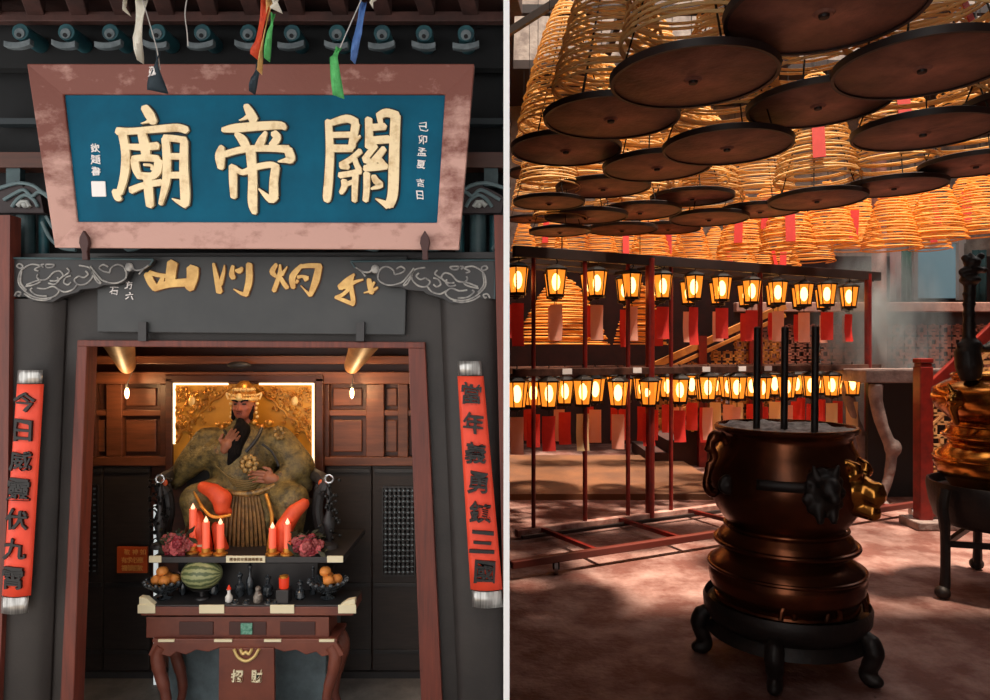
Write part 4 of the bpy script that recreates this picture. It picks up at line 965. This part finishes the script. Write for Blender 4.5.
# coils without trays, farther back
cb = T('bare_incense_coil', 'x', 'incense coil', (0, 0, 0), 'bare incense coils at the back of the hall')
coil_mesh(.27, .62, 22, .0072, 24).build('coil', M_coil2, cb, smooth=60)
MB().tube([(0, 0, .6), (0, 0, 2.6)], .004, 5).build('hanging_wire', M_wire, cb)
mb = MB(); mb.bar((0, -.285, .06), (0, -.2, .40), .085, .004, up=(0, 1, 0)); mb.build('prayer_tag', M_tagr, cb, smooth=0)
rows = [('nearest', 6.7, [(788, 252), (828, 246), (891, 250), (936, 241), (980, 236)]), ('second', 7.6, [(742, 252), (858, 250), (915, 236), (965, 232), (770, 238)]),
        ('third', 8.6, [(524, 262), (572, 262), (600, 268), (650, 262), (691, 266), (735, 270), (812, 262), (845, 240), (900, 232)]), ('farthest', 9.9, [(550, 250), (625, 262), (668, 262), (715, 270), (760, 280), (785, 282), (875, 232), (930, 250)])]
ordn = ['first', 'second', 'third', 'fourth', 'fifth', 'sixth', 'seventh', 'eighth', 'ninth', 'tenth', 'eleventh', 'twelfth', 'thirteenth', 'fourteenth', 'fifteenth']
k0 = 0
for nm, D, lst in rows:
    for j, (px, py) in enumerate(sorted(lst)):
        c = P(px, py, D); lab = 'golden trayless incense coil, %s from the left in the %s row beyond the trays' % (ordn[j], nm)
        if k0 == 0: cb.location = c; cb['label'] = lab; o = cb
        else: o = dup(cb, c, lab, skip=() if (j+k0) % 2 else ('prayer_tag',), scale=(.7, .7, .9) if px < 530 else None)
        o.rotation_euler = (0, 0, R.uniform(-.7, .7)); k0 += 1
for px, lab in ((562, 'large low incense coil hanging behind the left upper lanterns'), (640, 'second low incense coil hanging behind the upper lanterns')):
    o = dup(cb, P(px, 345, 7.1), lab, skip=('prayer_tag',)); o.scale = (1.75, 1.75, 1.1) if px < 600 else (1, 1, 1)

# ---- lantern rack
A0 = Vector((.06, 5.53, 0)); U = Vector((.898, .439, 0)).normalized(); NV = Vector((.439, -.898, 0)).normalized()
def rp(px, n=0.0, z=0.0):
    k = (px-CX)/F; s = (k*(A0.y+NV.y*n) - (A0.x+NV.x*n)) / (U.x-U.y*k)
    p = A0 + U*s + NV*n; p.z = z; return p
def rs(s, n=0.0, z=0.0): p = A0 + U*s + NV*n; p.z = z; return p
rk = T('lantern_rack', 'long red and brown metal rack with two tiers of hanging lanterns', 'rack', rs(1.9))
for n in (0, -.35, -.7):
    MB().bar(rs(0, n, 2.28), rs(4.35, n, 2.28), .05, .09).build('upper_beam', M_dkbr, rk, smooth=0, bevel=.004)
    MB().bar(rs(0, n, 1.32), rs(4.35, n, 1.32), .05, .06).build('lower_beam', mat('worn_steel_beam', (120, 84, 72), .35, .5, col2=(60, 40, 36), nscale=6), rk, smooth=0, bevel=.004)
for s in (.1, 1.45, 2.9, 4.25):
    for z in (2.24, 1.29): MB().bar(rs(s, 0, z), rs(s, -.7, z), .03).build('cross_bar', M_dkbr, rk, smooth=0)
for px, r in ((533.5, .017), (585, .019), (628, .019), (650, .04), (671, .018), (760, .024), (868, .035)):
    p = rp(px); MB().tube([p+Vector((0, 0, .03)), p+Vector((0, 0, 2.3))], r, 12).build('post', M_redl, rk)
    p = rp(px, -.7)
    MB().tube([p+Vector((0, 0, .03)), p+Vector((0, 0, 2.3))], r*.8, 10).build('post', M_dkbr, rk)
M_rail = mat('sunlit_rail', (214, 170, 158), .35, .1, col2=(150, 92, 80), nscale=8)  # sunlight on the rail is lightened into its base colour
for n, z, w_, m_ in ((0, .05, .06, M_rail), (.1, .04, .03, M_dkbr), (.86, .10, .05, mat('dark_red_rail', (96, 40, 32), .4))):
    MB().bar(rs(-.45 if n > .5 else 0.02, n, z), rs(4.35, n, z), w_, w_).build('base_rail', m_, rk, smooth=0, bevel=.006)
for s in (.25, 1.0, 1.75, 2.6, 3.4): MB().bar(rs(s, .86, .09), rs(s, 0, .06), .035, .03).build('cross_rail', M_redl, rk, smooth=0)
c = rp(556, .86); mb = MB(); mb.tube([c+NV*.0+Vector((-.012, 0, .035)), c+Vector((.012, 0, .035))], .045, 16); mb.build('caster', mat('grey_caster', (170, 160, 158), .35, .3), rk)
mb = MB(); mb.box(c.x-.022, c.x+.022, c.y-.02, c.y+.02, .03, .08); mb.build('caster_fork', M_iron, rk, smooth=0)
c = rs(3.6, .86); mb = MB(); mb.tube([c+Vector((-.012, 0, .035)), c+Vector((.012, 0, .035))], .035, 16); mb.build('caster', mat('grey_caster', (140, 130, 128)), rk)

for px in (567, 637, 706, 742, 768): p = rp(px, .03, 1.325); MB().bar(p-U*.045, p+U*.045, .012, .045).build('pale_label', mat('pale_paper', (235, 228, 225), .7), rk, smooth=0)
# lantern: tapered six sided glass body in a dark frame, with a paper tag below
M_pane = pane_mat('amber_pane', (255, 142, 44), (255, 240, 215), 1.5, .45)
M_core = mat('lantern_bulb', (255, 210, 130), emit=(255, 214, 150), estr=20)
lt = T('hanging_lantern', 'x', 'lantern', (0, 0, 0), 'lanterns on the rack')
for k in range(6):
    a0 = k*pi/3; a1 = a0+pi/3; rt, rb = .068, .048; mb = MB()
    v = [(rb*cos(a0), rb*sin(a0), -.21), (rb*cos(a1), rb*sin(a1), -.21), (rt*cos(a1), rt*sin(a1), -.04), (rt*cos(a0), rt*sin(a0), -.04)]
    mb.add(v, [(0, 1, 2, 3)]); mb.build('glass_pane', M_pane, lt, smooth=0, solid=.002)
mb = MB()
for k in range(6): a0 = k*pi/3; mb.bar((.05*cos(a0), .05*sin(a0), -.215), (.071*cos(a0), .071*sin(a0), -.035), .007)
mb.lathe([(.055, -.225), (.056, -.205), (.03, -.225), (.01, -.24), (0, -.24)], (0, 0, 0), 6); mb.lathe([(.078, -.042), (.08, -.03), (.05, -.012), (.02, 0), (0, 0)], (0, 0, 0), 6)
mb.build('lantern_frame', M_wire, lt, smooth=0)
MB().ell((0, 0, -.12), (.027, .027, .06), 10, 8).build('bulb', M_core, lt)
MB().tube([(0, 0, -.002), (.012, 0, .02), (0, 0, .04), (0, 0, .075)], .004, 6).build('hook', M_wire, lt)
MB().tube([(0, 0, -.24), (0, 0, -.275)], .003, 5).build('tag_string', M_wire, lt)
def tagm(m, w=.045, h=.24):
    mb = MB(); mb.grid(lambda u, v: Vector(((u-.5)*2*w, .012*sin(v*4)*v+.004*cos(u*6), -.275-h*v)), 3, 6); return mb.mesh('paper_tag', m, Vector((0, 0, 0)))
tms = [tagm(M_tagr), tagm(M_tagp, .042, .25), tagm(M_tagc, .044, .26), tagm(M_tagr, .04, .29)]
to = bpy.data.objects.new('paper_tag', tms[0]); COL.objects.link(to); to.parent = lt
first = True
rowspec = [('upper front', 0, 2.165, 13, .10, [518, 556, 597, 632, 663, 694, 722, 752, 778, 804, 827, 849]), ('upper rear', -.35, 2.165, 12, .2, None), ('lower front', 0, 1.245, 13, .1, [517, 549, 583, 618, 649, 680, 708, 737, 762, 787, 811, 832, 852]), ('lower middle', -.35, 1.235, 14, .05, None), ('lower rear', -.7, 1.235, 14, .2, None)]
wordn = {'upper front': 'front row of the upper tier', 'upper rear': 'back row of the upper tier', 'lower front': 'front row of the lower tier', 'lower middle': 'middle row of the lower tier', 'lower rear': 'back row of the lower tier'}
tw = {0: 'red', 1: 'pink', 2: 'cream', 3: 'long red'}
for nm, n, z, cnt, off, pxs in rowspec:
    cnt = len(pxs) if pxs else cnt
    for j in range(cnt):
        p = rp(pxs[j], n, z) if pxs else rs(off+(4.1)*j/(cnt-1), n, z)
        p.z += R.uniform(-.02, .01) + .045
        ti = R.choice([0, 0, 1, 1, 3, 2] if 'lower' in nm else [0, 1, 1, 3, 0])
        lab = 'amber lantern with %s tag, %s from left, %s' % (tw[ti], ordn[j], wordn[nm])
        if first: lt.location = p; lt['label'] = lab; to.data = tms[ti]; o = lt; first = False; lt['group'] = 'lanterns in the '+wordn[nm]
        else: o = dup(lt, p, lab, 'lanterns in the '+wordn[nm], swap={'paper_tag': tms[ti]})
        o.rotation_euler = (0, 0, R.uniform(-.5, .5)); o.scale = (1.28, 1.28, 1.18)

# ---- front bronze burner on its iron stand
BX, BY = P(785, 0, 3.4).x, 3.4
k = 3.35/F*.975
zz = lambda py: CH-(py-CY)*3.36/F
def prof(lst): return [(h*k*.98, zz(y)) for h, y in lst]
pot = T('bronze_incense_burner', 'large dark bronze incense burner with lion head handles and stacked round base', 'incense burner', (BX, BY, .30))
MB().lathe(prof([(0, 603), (64, 603), (70, 598), (77, 585), (79, 574), (76, 564), (66, 557), (62, 553), (64, 549), (68, 546), (69, 541), (66, 535), (60, 530), (58, 526), (62, 521), (70, 510), (77, 494), (79, 480), (77, 465), (71, 452), (66, 444), (65, 438), (67, 433), (71.5, 431), (72.5, 428), (71, 426), (68, 426), (66, 431), (0, 431)]), (BX, BY, 0), 64).build('vessel', M_brz, pot, smooth=50)
mb = MB()
for h, y, r_ in ((76, 567, .010), (69.5, 543, .012), (68, 600, .014), (60, 527, .008)): mb.tube([(BX+h*k*cos(q_), BY+h*k*sin(q_), zz(y)) for q_ in [i*2*pi/64 for i in range(64)]], r_, 8, closed=True)
mb.build('cast_rings', M_brz, pot)
mb = MB()
def ashf(u, v):
    a = u*2*pi; r = v*67*k; x = r*cos(a); y = r*sin(a)
    return Vector((BX+x, BY+y, zz(428.5)+.02*noise.noise(Vector((x*9, y*9, 1)))+.01*noise.noise(Vector((x*40, y*40, 2)))))
mb.grid(ashf, 48, 14); mb.build('ash_bed', mat('pale_incense_ash', (190, 178, 172), .9, col2=(120, 108, 104), nscale=25, bump=.6), pot, smooth=60)
def lion(az, s=1.0):
    rx = Vector((cos(az), sin(az), 0)); tx = Vector((-sin(az), cos(az), 0)); up = Vector((0, 0, 1)); c = Vector((BX, BY, zz(474))) + rx*(50*k)
    L = lambda a, b, d: c + rx*a*s + tx*b*s + up*d*s
    mb = MB(); mb.ell(L(-.0, 0, 0), .085*s); mb.ell(L(.06, 0, -.02), (.06*s)); mb.cap(L(.08, 0, -.01), L(.125, 0, -.03), .042*s, .036*s); mb.cap(L(.06, 0, -.07), L(.12, 0, -.085), .034*s, .026*s)
    mb.ell(L(.135, 0, -.008), .02*s)
    for e in (-1, 1):
        mb.ell(L(.085, e*.035, .035), .022*s); mb.cap(L(.03, e*.055, .06), L(.015, e*.075, .105), .026*s, .010*s); mb.cap(L(.05, e*.05, .01), L(.03, e*.07, -.06), .03*s, .022*s)
        mb.cap(L(.09, e*.03, .055), L(.06, e*.04, .065), .012*s)
    for q_ in range(9): a = q_*2*pi/9; mb.ell(L(-.0, .085*cos(a), .085*sin(a)), .03*s, 8, 6)
    return mb.build('lion_head_handle', M_brass, pot, fuse=.009, soft=2)
lion(radians(-50), 1.45)
def lion2():
    az = radians(-85); rx = Vector((cos(az), sin(az), 0)); tx = Vector((-sin(az), cos(az), 0)); up = Vector((0, 0, 1)); c = Vector((BX, BY, zz(480))) + rx*(74*k)
    L = lambda a, b, d: c + rx*a + tx*b + up*d
    mb = MB(); mb.ell(L(.0, 0, .0), (.07, .06, .085)); mb.ell(L(.045, .0, .03), .05); mb.cap(L(.06, 0, .01), L(.09, 0, -.01), .034, .026)
    for q_ in range(11): a = q_*2*pi/11; mb.ell(L(.0, .078*cos(a), .09*sin(a)), .027, 8, 6)
    for e in (-1, 1): mb.cap(L(.02, e*.04, .07), L(.02, e*.055, .115), .022, .012); mb.cap(L(.02, e*.035, -.06), L(.03, e*.03, -.115), .026, .018)
    return mb.build('crouching_beast', M_iron, pot, fuse=.009, soft=2)
lion2()
az = radians(188); rx = Vector((cos(az), sin(az), 0)); c0 = Vector((BX, BY, 0))
L = lambda a, y: c0 + rx*a*k + Vector((0, -.03, zz(y)))
mb = MB(); mb.tube(crom([L(66, 444), L(72, 434), L(80, 434), L(84, 444), L(80, 456), L(86, 470), L(88, 484), L(82, 492), L(76, 488)], 6), [.018]*10+[.022]*15+[.019]*24, 10); mb.ell(L(79, 436), (.035, .03, .028)); mb.cap(L(84, 442), L(88, 448), .018, .012)
for i in range(6): mb.ell(L(86+1.5*sin(i), 462+i*4.5), .014, 8, 6)
mb.build('scroll_handle', M_brz, pot, fuse=.008, soft=1)
mb = MB(); az = radians(-155); c = Vector((BX+77*k*cos(az), BY+77*k*sin(az), zz(480)))
for q_ in range(10): a = q_*.63; mb.ell(c+Vector((.03*cos(a), 0, .03*sin(a))), .02, 8, 6)
mb.ell(c, .025); mb.build('flower_boss', M_iron, pot, fuse=.008, soft=2)
mb = MB(); n_ = 12
def pl(u, v):
    a = radians(-130+32*u); r = (78.6)*k+.004; return Vector((BX+r*cos(a), BY+r*sin(a), zz(470)-(.045)*v))
mb.grid(pl, n_, 1); mb.build('cast_plaque', M_iron, pot, solid=.012)
for i, a in enumerate((-110, -75, -40, -20)):
    a = radians(a); p = Vector((BX+71*k*cos(a), BY+71*k*sin(a), zz(594))); mb = MB(); mb.tube(crom([p+Vector((-.03, 0, -.02)), p+Vector((-.02, 0, .03)), p+Vector((.02, 0, .03)), p+Vector((.03, 0, -.02))], 4), .012, 8); mb.build('base_loop', M_brz if i < 3 else M_brass, pot)
sd = T('iron_burner_stand', 'black round iron stand with five curled legs under the large bronze burner', 'stand', (BX, BY, 0))
z1 = .288
MB().lathe([(0, z1-.03), (.33, z1-.03), (.345, z1-.015), (.365, z1-.015), (.375, z1+.02), (.385, z1-.0), (.38, z1-.05), (.355, z1-.09), (.34, z1-.10), (.355, z1-.12), (.37, z1-.15), (.34, z1-.16), (.28, z1-.15), (0, z1-.14)][::-1], (BX, BY, 0), 56).build('ring_top', M_iron, sd, smooth=50)
for a in (-118, -46, 26, 98, 170):
    a = radians(a); rx = Vector((cos(a), sin(a), 0)); c0 = Vector((BX, BY, 0)); Q = lambda r, z: c0+rx*r+Vector((0, 0, z))
    mb = MB(); pts = crom([Q(.35, .22), Q(.385, .20), Q(.405, .15), Q(.385, .09), Q(.37, .055), Q(.38, .034), Q(.405, .034)], 5)
    mb.tube(pts, [.034]*5+[.044]*6+[.04]*5+[.034]*10+[.036]*5, 10); mb.ell(Q(.40, .19), .036); mb.ell(Q(.415, .03), (.03, .03, .028))
    mb.build('leg', M_iron, sd, fuse=.010, soft=2)
for px, y0, lab, tl in ((757, 328, 'leftmost of the three tall black incense sticks in the bronze burner', .0), (784.5, 328, 'middle of the three tall black incense sticks in the bronze burner', .0), (815, 327, 'rightmost of the three tall black incense sticks in the bronze burner', .0)):
    b_ = P(px+(-.5), 431 if px < 800 else 434, 3.33 if px < 800 else 3.22); t_ = P(px+.5, y0, b_.y)
    b_.z = zz(428)-.02
    t = T('incense_stick', lab, 'incense stick', b_, 'thick black incense sticks')
    MB().tube([b_, t_], .0165, 14).build('stick', M_iron, t); MB().lathe([(.0165, 0), (.014, .006), (0, .008)], t_, 12).build('burnt_tip', mat('ember_ash', (110, 80, 70), .9), t)

# ---- brass burner at the right edge
D2 = 4.35; X2 = P(1001, 0, D2).x; k2 = D2/F*.95; z2 = lambda py: CH-(py-CY)*D2/F
b2 = T('brass_incense_burner', 'tall shiny brass incense burner at the right edge with dark ornate finial post', 'incense burner', (X2, D2, .62))
MB().lathe([(h*k2, z2(y)) for h, y in [(0, 490), (44, 490), (50, 482), (58, 474), (62, 464), (60, 454), (50, 447), (46, 442), (52, 438), (52, 434), (46, 428), (44, 422), (50, 416), (60, 408), (64, 398), (62, 388), (50, 381), (44, 379), (46, 375), (44, 373), (40, 376), (0, 377)]], (X2, D2, 0), 56).build('vessel', M_brass, b2, smooth=50)
mb = MB()
for h, y, r_ in ((47, 444, .010), (53, 436, .012), (62, 458, .008), (46, 425, .008)): mb.tube([(X2+h*k2*cos(q_), D2+h*k2*sin(q_), z2(y)) for q_ in [i*2*pi/56 for i in range(56)]], r_, 8, closed=True)
mb.build('cast_rings', M_brass, b2)
c = Vector((X2-60*k2, D2-.12, z2(398))); mb = MB(); mb.ell(c, (.06, .05, .06)); mb.cap(c, c+Vector((-.05, -.03, -.0)), .04, .03); mb.cap(c+Vector((-.02, 0, .03)), c+Vector((-.05, 0, .09)), .02, .012); mb.cap(c+Vector((-.03, 0, -.04)), c+Vector((-.0, 0, -.14)), .03, .02); mb.build('beast_handle', M_brass, b2, fuse=.010, soft=2)
fz = D2-.12
def Pz(px, py): return P(px, py, fz)
mb = MB(); mb.tube([Pz(971, 380), Pz(969, 366), Pz(967, 352), Pz(969, 338), Pz(969, 310), Pz(970, 284), Pz(971, 262)], [.055, .075, .07, .036, .03, .034, .02], 12)
mb.ell(Pz(971, 346), (.06, .06, .05)); mb.ell(Pz(970, 280), (.06, .06, .03)); mb.ell(Pz(972, 270), (.07, .05, .025)); mb.ell(Pz(972, 262), (.05, .05, .03)); mb.cap(Pz(972, 260), Pz(970, 254), .03, .012)
for a, b_ in ((962, 272), (984, 270), (965, 258), (981, 256)): mb.ell(Pz(a, b_), .022)
for y in (294, 304, 314, 324, 334): mb.ell(Pz(969, y), (.038, .038, .015))
mb.cap(Pz(971, 350), Pz(990, 348), .025, .02); mb.cap(Pz(988, 348), Pz(1000, 338), .03, .02); mb.cap(Pz(962, 352), Pz(958, 344), .02, .012)
mb.build('finial_post', M_iron, b2, fuse=.010, soft=1)
s2 = T('tall_iron_stand', 'tall black three legged iron stand carrying the brass burner', 'stand', (X2, D2, 0))
zb = z2(487)
MB().lathe([(0, zb-.02), (.36, zb-.02), (.385, zb+.03), (.40, zb+.03), (.405, zb), (.39, zb-.10), (.36, zb-.20), (.33, zb-.23), (.0, zb-.23)][::-1], (X2, D2, 0), 48).build('basin', M_iron, s2, smooth=50)
lp = []
for a in (196, 72, 313):
    a = radians(a); rx = Vector((cos(a), sin(a), 0)); c0 = Vector((X2, D2, 0)); Q = lambda r, z: c0+rx*r+Vector((0, 0, z)); lp.append(Q(.44, .33))
    mb = MB(); mb.tube(crom([Q(.44, zb+.01), Q(.46, zb-.1), Q(.44, .4), Q(.44, .1), Q(.455, .03)], 5), [.034]*5+[.032]*5+[.028]*5+[.03]*5+[.04], 10); mb.ell(Q(.46, .04), (.045, .045, .04)); mb.build('leg', M_iron, s2)
for i in range(3): MB().bar(lp[i], lp[(i+1) % 3], .03, .035).build('stretcher', M_iron, s2, smooth=0, bevel=.004)

# ---- stone altar table with a curved carved leg
M_stone = mat('smoky_stone', (150, 130, 124), .7, col2=(110, 94, 90), nscale=7, bump=.3)
D3 = 6.7; t3 = T('stone_altar_table', 'stone altar table with carved curved leg behind the bronze burner', 'table', P(905, 508, D3+.3))
px_box(MB(), 866, 1010, 370, 383, D3, .7).build('table_slab', M_stone, t3, smooth=0, bevel=.01)
for py_ in (D3+.06, D3+.6):
    mb = MB(); mb.tube(crom([P(876, 384, D3+.06), P(876, 400, D3+.06), P(882, 425, D3+.06), P(891, 450, D3+.06), P(889, 475, D3+.06), P(882, 495, D3+.06), P(876, 503, D3+.06)], 6), [.065]*6+[.06]*6+[.055]*6+[.05]*6+[.045]*6+[.05]*7, 12)
    mb.ell(P(878, 503, D3+.06), (.1, .09, .035)); mb.ell(P(893, 448, D3+.06), (.08, .07, .09))
    mb.v = [v+Vector((0, py_-D3-.06, 0)) for v in mb.v]; mb.build('carved_leg', M_stone, t3, fuse=.015, soft=1)
px_box(MB(), 868, 1010, 383, 500, D3+.45, .05).build('dark_back_panel', mat('near_black_panel', (34, 32, 33), .8), t3, smooth=0)  # plain near-black panel set back under the slab

# ---- red newel with sloping rail and fretwork
D4 = 5.93; bl = T('fretwork_balustrade', 'red newel post with sloping red handrail and cream fretwork beside the brass burner', 'railing', P(923, 527, D4))
c = P(923, 527, D4)
mb = MB(); mb.box(c.x-.056, c.x+.056, D4-.056, D4+.056, 0, 1.36); mb.box(c.x-.05, c.x+.05, D4-.05, D4+.05, 1.36, 1.39); mb.box(c.x-.058, c.x+.058, D4-.058, D4+.058, 1.39, 1.43); mb.build('newel_post', M_redl, bl, smooth=0, bevel=.008)
hd = [P(930, 388, D4), P(1010, 312, D4)]; MB().bar(hd[0], hd[1], .05, .09).build('handrail', M_redl, bl, smooth=0, bevel=.006)
MB().bar(P(930, 512, D4), P(1010, 512, D4), .05, .07).build('bottom_rail', M_redl, bl, smooth=0, bevel=.006)
px_box(MB(), 905, 1010, 527, 541, D4-.1, .4)
MB().box(c.x-.12, 4.4, D4-.14, D4+.16, -.0, .07).build('stone_curb', M_stone, bl, smooth=0, bevel=.01)
M_fret = mat('cream_fret', (226, 170, 110), .5, col2=(190, 130, 84), nscale=6)
def fret(mb, x0, x1, z0, z1, Y, cell, w, top=None, d=.025):
    """square fretwork: alternating nested squares joined by short bars"""
    nx = int((x1-x0)/cell); nz = int((z1-z0)/cell)
    for i in range(nx):
        for j in range(nz):
            cx_ = x0+(i+.5)*cell; cz_ = z0+(j+.5)*cell; h = cell*.3; e = w/2
            if top and cz_+cell/2 > top(cx_): continue
            for a, b in (((-h-e, -h), (h+e, -h)), ((h, -h), (h, h)), ((h+e, h), (-h-e, h)), ((-h, h), (-h, -h))): mb.bar((cx_+a[0], Y, cz_+a[1]), (cx_+b[0], Y, cz_+b[1]), w, d, up=(0, 1, 0))
            mb.bar((cx_-cell/2, Y, cz_), (cx_-h, Y, cz_), w, d, up=(0, 1, 0)); mb.bar((cx_+h, Y, cz_), (cx_+cell/2, Y, cz_), w, d, up=(0, 1, 0))
            mb.bar((cx_, Y, cz_-cell/2), (cx_, Y, cz_-h), w, d, up=(0, 1, 0)); mb.bar((cx_, Y, cz_+h), (cx_, Y, cz_+cell/2), w, d, up=(0, 1, 0))
            if (i+j) % 2 == 0: mb.bar((cx_-h, Y, cz_), (cx_+h, Y, cz_), w, d, up=(0, 1, 0))
    return mb
sl = (hd[1].z-hd[0].z)/(hd[1].x-hd[0].x)
fret(MB(), c.x+.06, 4.3, .16, 1.9, D4, .19, .03, top=lambda x: hd[0].z+(x-hd[0].x)*sl-.02).build('fret_panel', M_fret, bl, smooth=0)
for dz, w_ in ((-.16, .03), (-.32, .02)): MB().bar(hd[0]+Vector((0, .0, dz)), hd[1]+Vector((0, .0, dz)), .03, w_).build('sloping_bar', M_fret, bl, smooth=0)

# ---- far end: fretwork screen, window, curtains, column
D5 = 9.6; fs_ = T('fretwork_screen', 'reddish fretwork screen across the back of the hall beyond the lanterns', 'screen', P(870, 372, D5))
a = P(735, 384, D5); b_ = P(1015, 312, D5)
MB().box(a.x, b_.x, D5+.03, D5+.06, a.z-.9, b_.z).build('screen_backing', mat('dusky_backing', (60, 44, 42), .8), fs_, smooth=0)
fret(MB(), a.x, b_.x, a.z, b_.z, D5, .165, .035).build('fret_panel', mat('rust_fret', (172, 104, 84), .5, col2=(130, 76, 62), nscale=6), fs_, smooth=0)
MB().box(a.x, b_.x, D5-.06, D5+.08, b_.z, b_.z+.13).build('top_ledge', mat('dusty_pink_ledge', (190, 146, 132), .7, col2=(150, 108, 98), nscale=7), fs_, smooth=0, bevel=.01)
MB().box(a.x, b_.x, D5-.03, D5+.05, a.z-.96, a.z).build('lower_panel', M_wallr, fs_, smooth=0)
struct(px_box(MB(), 917, 964, 243, 298, 11.1, .06).build('window_2', mat('cool_window_glass', (120, 150, 160), .2, emit=(150, 180, 190), estr=.25), smooth=0))
mb = MB(); px_box(mb, 914, 918, 240, 300, 11.05, .06); px_box(mb, 959, 964, 240, 300, 11.0, .08); px_box(mb, 914, 966, 238, 243, 11.02, .06); mb.build('window_frame', mat('pale_frame', (196, 186, 180), .5), bpy.data.objects['window_2'], smooth=0)
for px_, w_, m_, lab in ((896, 6, mat('pale_pink_cloth', (206, 170, 168), .7), 'pale pink hanging cloth left of the bluish window'), (907, 5, mat('sea_green_cloth', (60, 128, 112), .7), 'sea green hanging cloth between two pale ones'), (980, 8, mat('dark_green_cloth', (48, 78, 80), .7), 'dark green hanging cloth behind the finial post')):
    mb = MB(); mb.grid(lambda u, v: P(px_-w_+2*w_*u, 250+52*v, 10.6)+Vector((0, .03*sin(u*14), 0)), 16, 3); tag(mb.build('hanging_cloth', m_, None, solid=.004), lab, 'cloth', 'hanging cloths at the back')
p = P(879, 350, 8.4); o = MB().lathe([(.11, 0), (.11, .12), (.08, .16), (.08, HT-.0)], (p.x, p.y, 0), 24).build('column', mat('pale_red_column', (170, 120, 108), .6, col2=(120, 76, 66), nscale=5))
tag(o, 'slender pale red column in the smoke behind the stone altar table', 'column')
# stair railing seen through the rack
D6 = 9.0; sr = T('stair_railing', 'yellow lit stair railing with fretwork rising to the right behind the lanterns', 'railing', P(655, 460, D6))
h0 = P(640, 372, D6); h1 = P(785, 306, D6); sl6 = (h1.z-h0.z)/(h1.x-h0.x)
M_yel = mat('ochre_rail_paint', (200, 128, 52), .5, col2=(160, 92, 40), nscale=6)
for dz, w_ in ((0, .09), (-.12, .05), (-.75, .08)): MB().bar(h0+Vector((0, 0, dz)), h1+Vector((0, 0, dz)), .06, w_).build('sloping_rail', M_yel, sr, smooth=0, bevel=.005)
for px_ in (650, 702, 752): p = P(px_, 360, D6); MB().box(p.x-.05, p.x+.05, D6-.05, D6+.05, 0, h0.z+(p.x-h0.x)*sl6+.1).build('post', M_redl, sr, smooth=0)
fret(MB(), h0.x, h1.x, .45, 2.3, D6, .15, .03, top=lambda x: h0.z+(x-h0.x)*sl6-.14).build('fret_panel', M_yel, sr, smooth=0)
st_ = MB(); 
for i in range(8): x = P(650, 0, D6).x+i*.26; st_.box(x, 3.4, D6+.1, D6+1.3, .16*i, .16*(i+1))
struct(st_.build('floor_steps', M_wallr, smooth=0))
# low platform behind the rack
M_plat = mat('tan_packed_floor', (118, 74, 44), .7, col2=(92, 58, 38), nscale=2, bump=.2)
struct(MB().box(.008, 2.3, 7.0, 9.6, 0, .06).build('floor', M_plat, smooth=0))
# drifting smoke
sm = bpy.data.materials.new('incense_smoke'); sm.use_nodes = True; nt = sm.node_tree; nt.nodes.clear()
o_ = nt.nodes.new('ShaderNodeOutputMaterial'); vp = nt.nodes.new('ShaderNodeVolumePrincipled'); tc = nt.nodes.new('ShaderNodeTexCoord'); mp = nt.nodes.new('ShaderNodeMapping'); mp.inputs['Scale'].default_value = (2.2, 2.2, .9)
nz = nt.nodes.new('ShaderNodeTexNoise'); nz.inputs['Scale'].default_value = 1.6; nz.inputs['Detail'].default_value = 4; nz.inputs['Distortion'].default_value = 1.2
gr = nt.nodes.new('ShaderNodeTexGradient'); gr.gradient_type = 'SPHERICAL'; mg = nt.nodes.new('ShaderNodeMapping'); mg.inputs['Location'].default_value = (-1, -1, -1); mg.inputs['Scale'].default_value = (2, 2, 2)
nt.links.new(tc.outputs['Object'], mp.inputs[0]); nt.links.new(mp.outputs[0], nz.inputs['Vector']); nt.links.new(tc.outputs['Generated'], mg.inputs[0]); nt.links.new(mg.outputs[0], gr.inputs[0])
def mt(op, a, b):
    n = nt.nodes.new('ShaderNodeMath'); n.operation = op; n.use_clamp = (op == 'SUBTRACT')
    for i, v in enumerate((a, b)):
        if isinstance(v, (int, float)): n.inputs[i].default_value = v
        else: nt.links.new(v, n.inputs[i])
    return n.outputs[0]
den = mt('MULTIPLY', mt('MULTIPLY', mt('SUBTRACT', nz.outputs['Fac'], .38), gr.outputs['Fac']), 30.0)
nt.links.new(den, vp.inputs['Density']); vp.inputs['Color'].default_value = (.82, .9, .95, 1); vp.inputs['Anisotropy'].default_value = .2
nt.links.new(vp.outputs[0], o_.inputs['Volume'])
c = P(880, 335, 7.7); mb = MB(); mb.ell(c, (.8, .45, 1.15), 24, 16); tag(mb.build('incense_smoke', sm), 'pale bluish smoke drifting up around the slender column', 'smoke', kind='stuff')
# ================================================================ LIGHT
w = bpy.data.worlds.new('world'); SC.world = w; w.use_nodes = True
w.node_tree.nodes['Background'].inputs[0].default_value = (1.0, .97, .93, 1)
w.node_tree.nodes['Background'].inputs[1].default_value = 1.85
l = bpy.data.lights.new('sun', 'SUN'); l.energy = 11.5; l.color = (1, .84, .66); l.angle = radians(5)
so = bpy.data.objects.new('sun', l); COL.objects.link(so); so.location = (3, 5, 7)
d = Vector((-.16, .12, -1.0)); so.rotation_euler = d.to_track_quat('-Z', 'Y').to_euler()
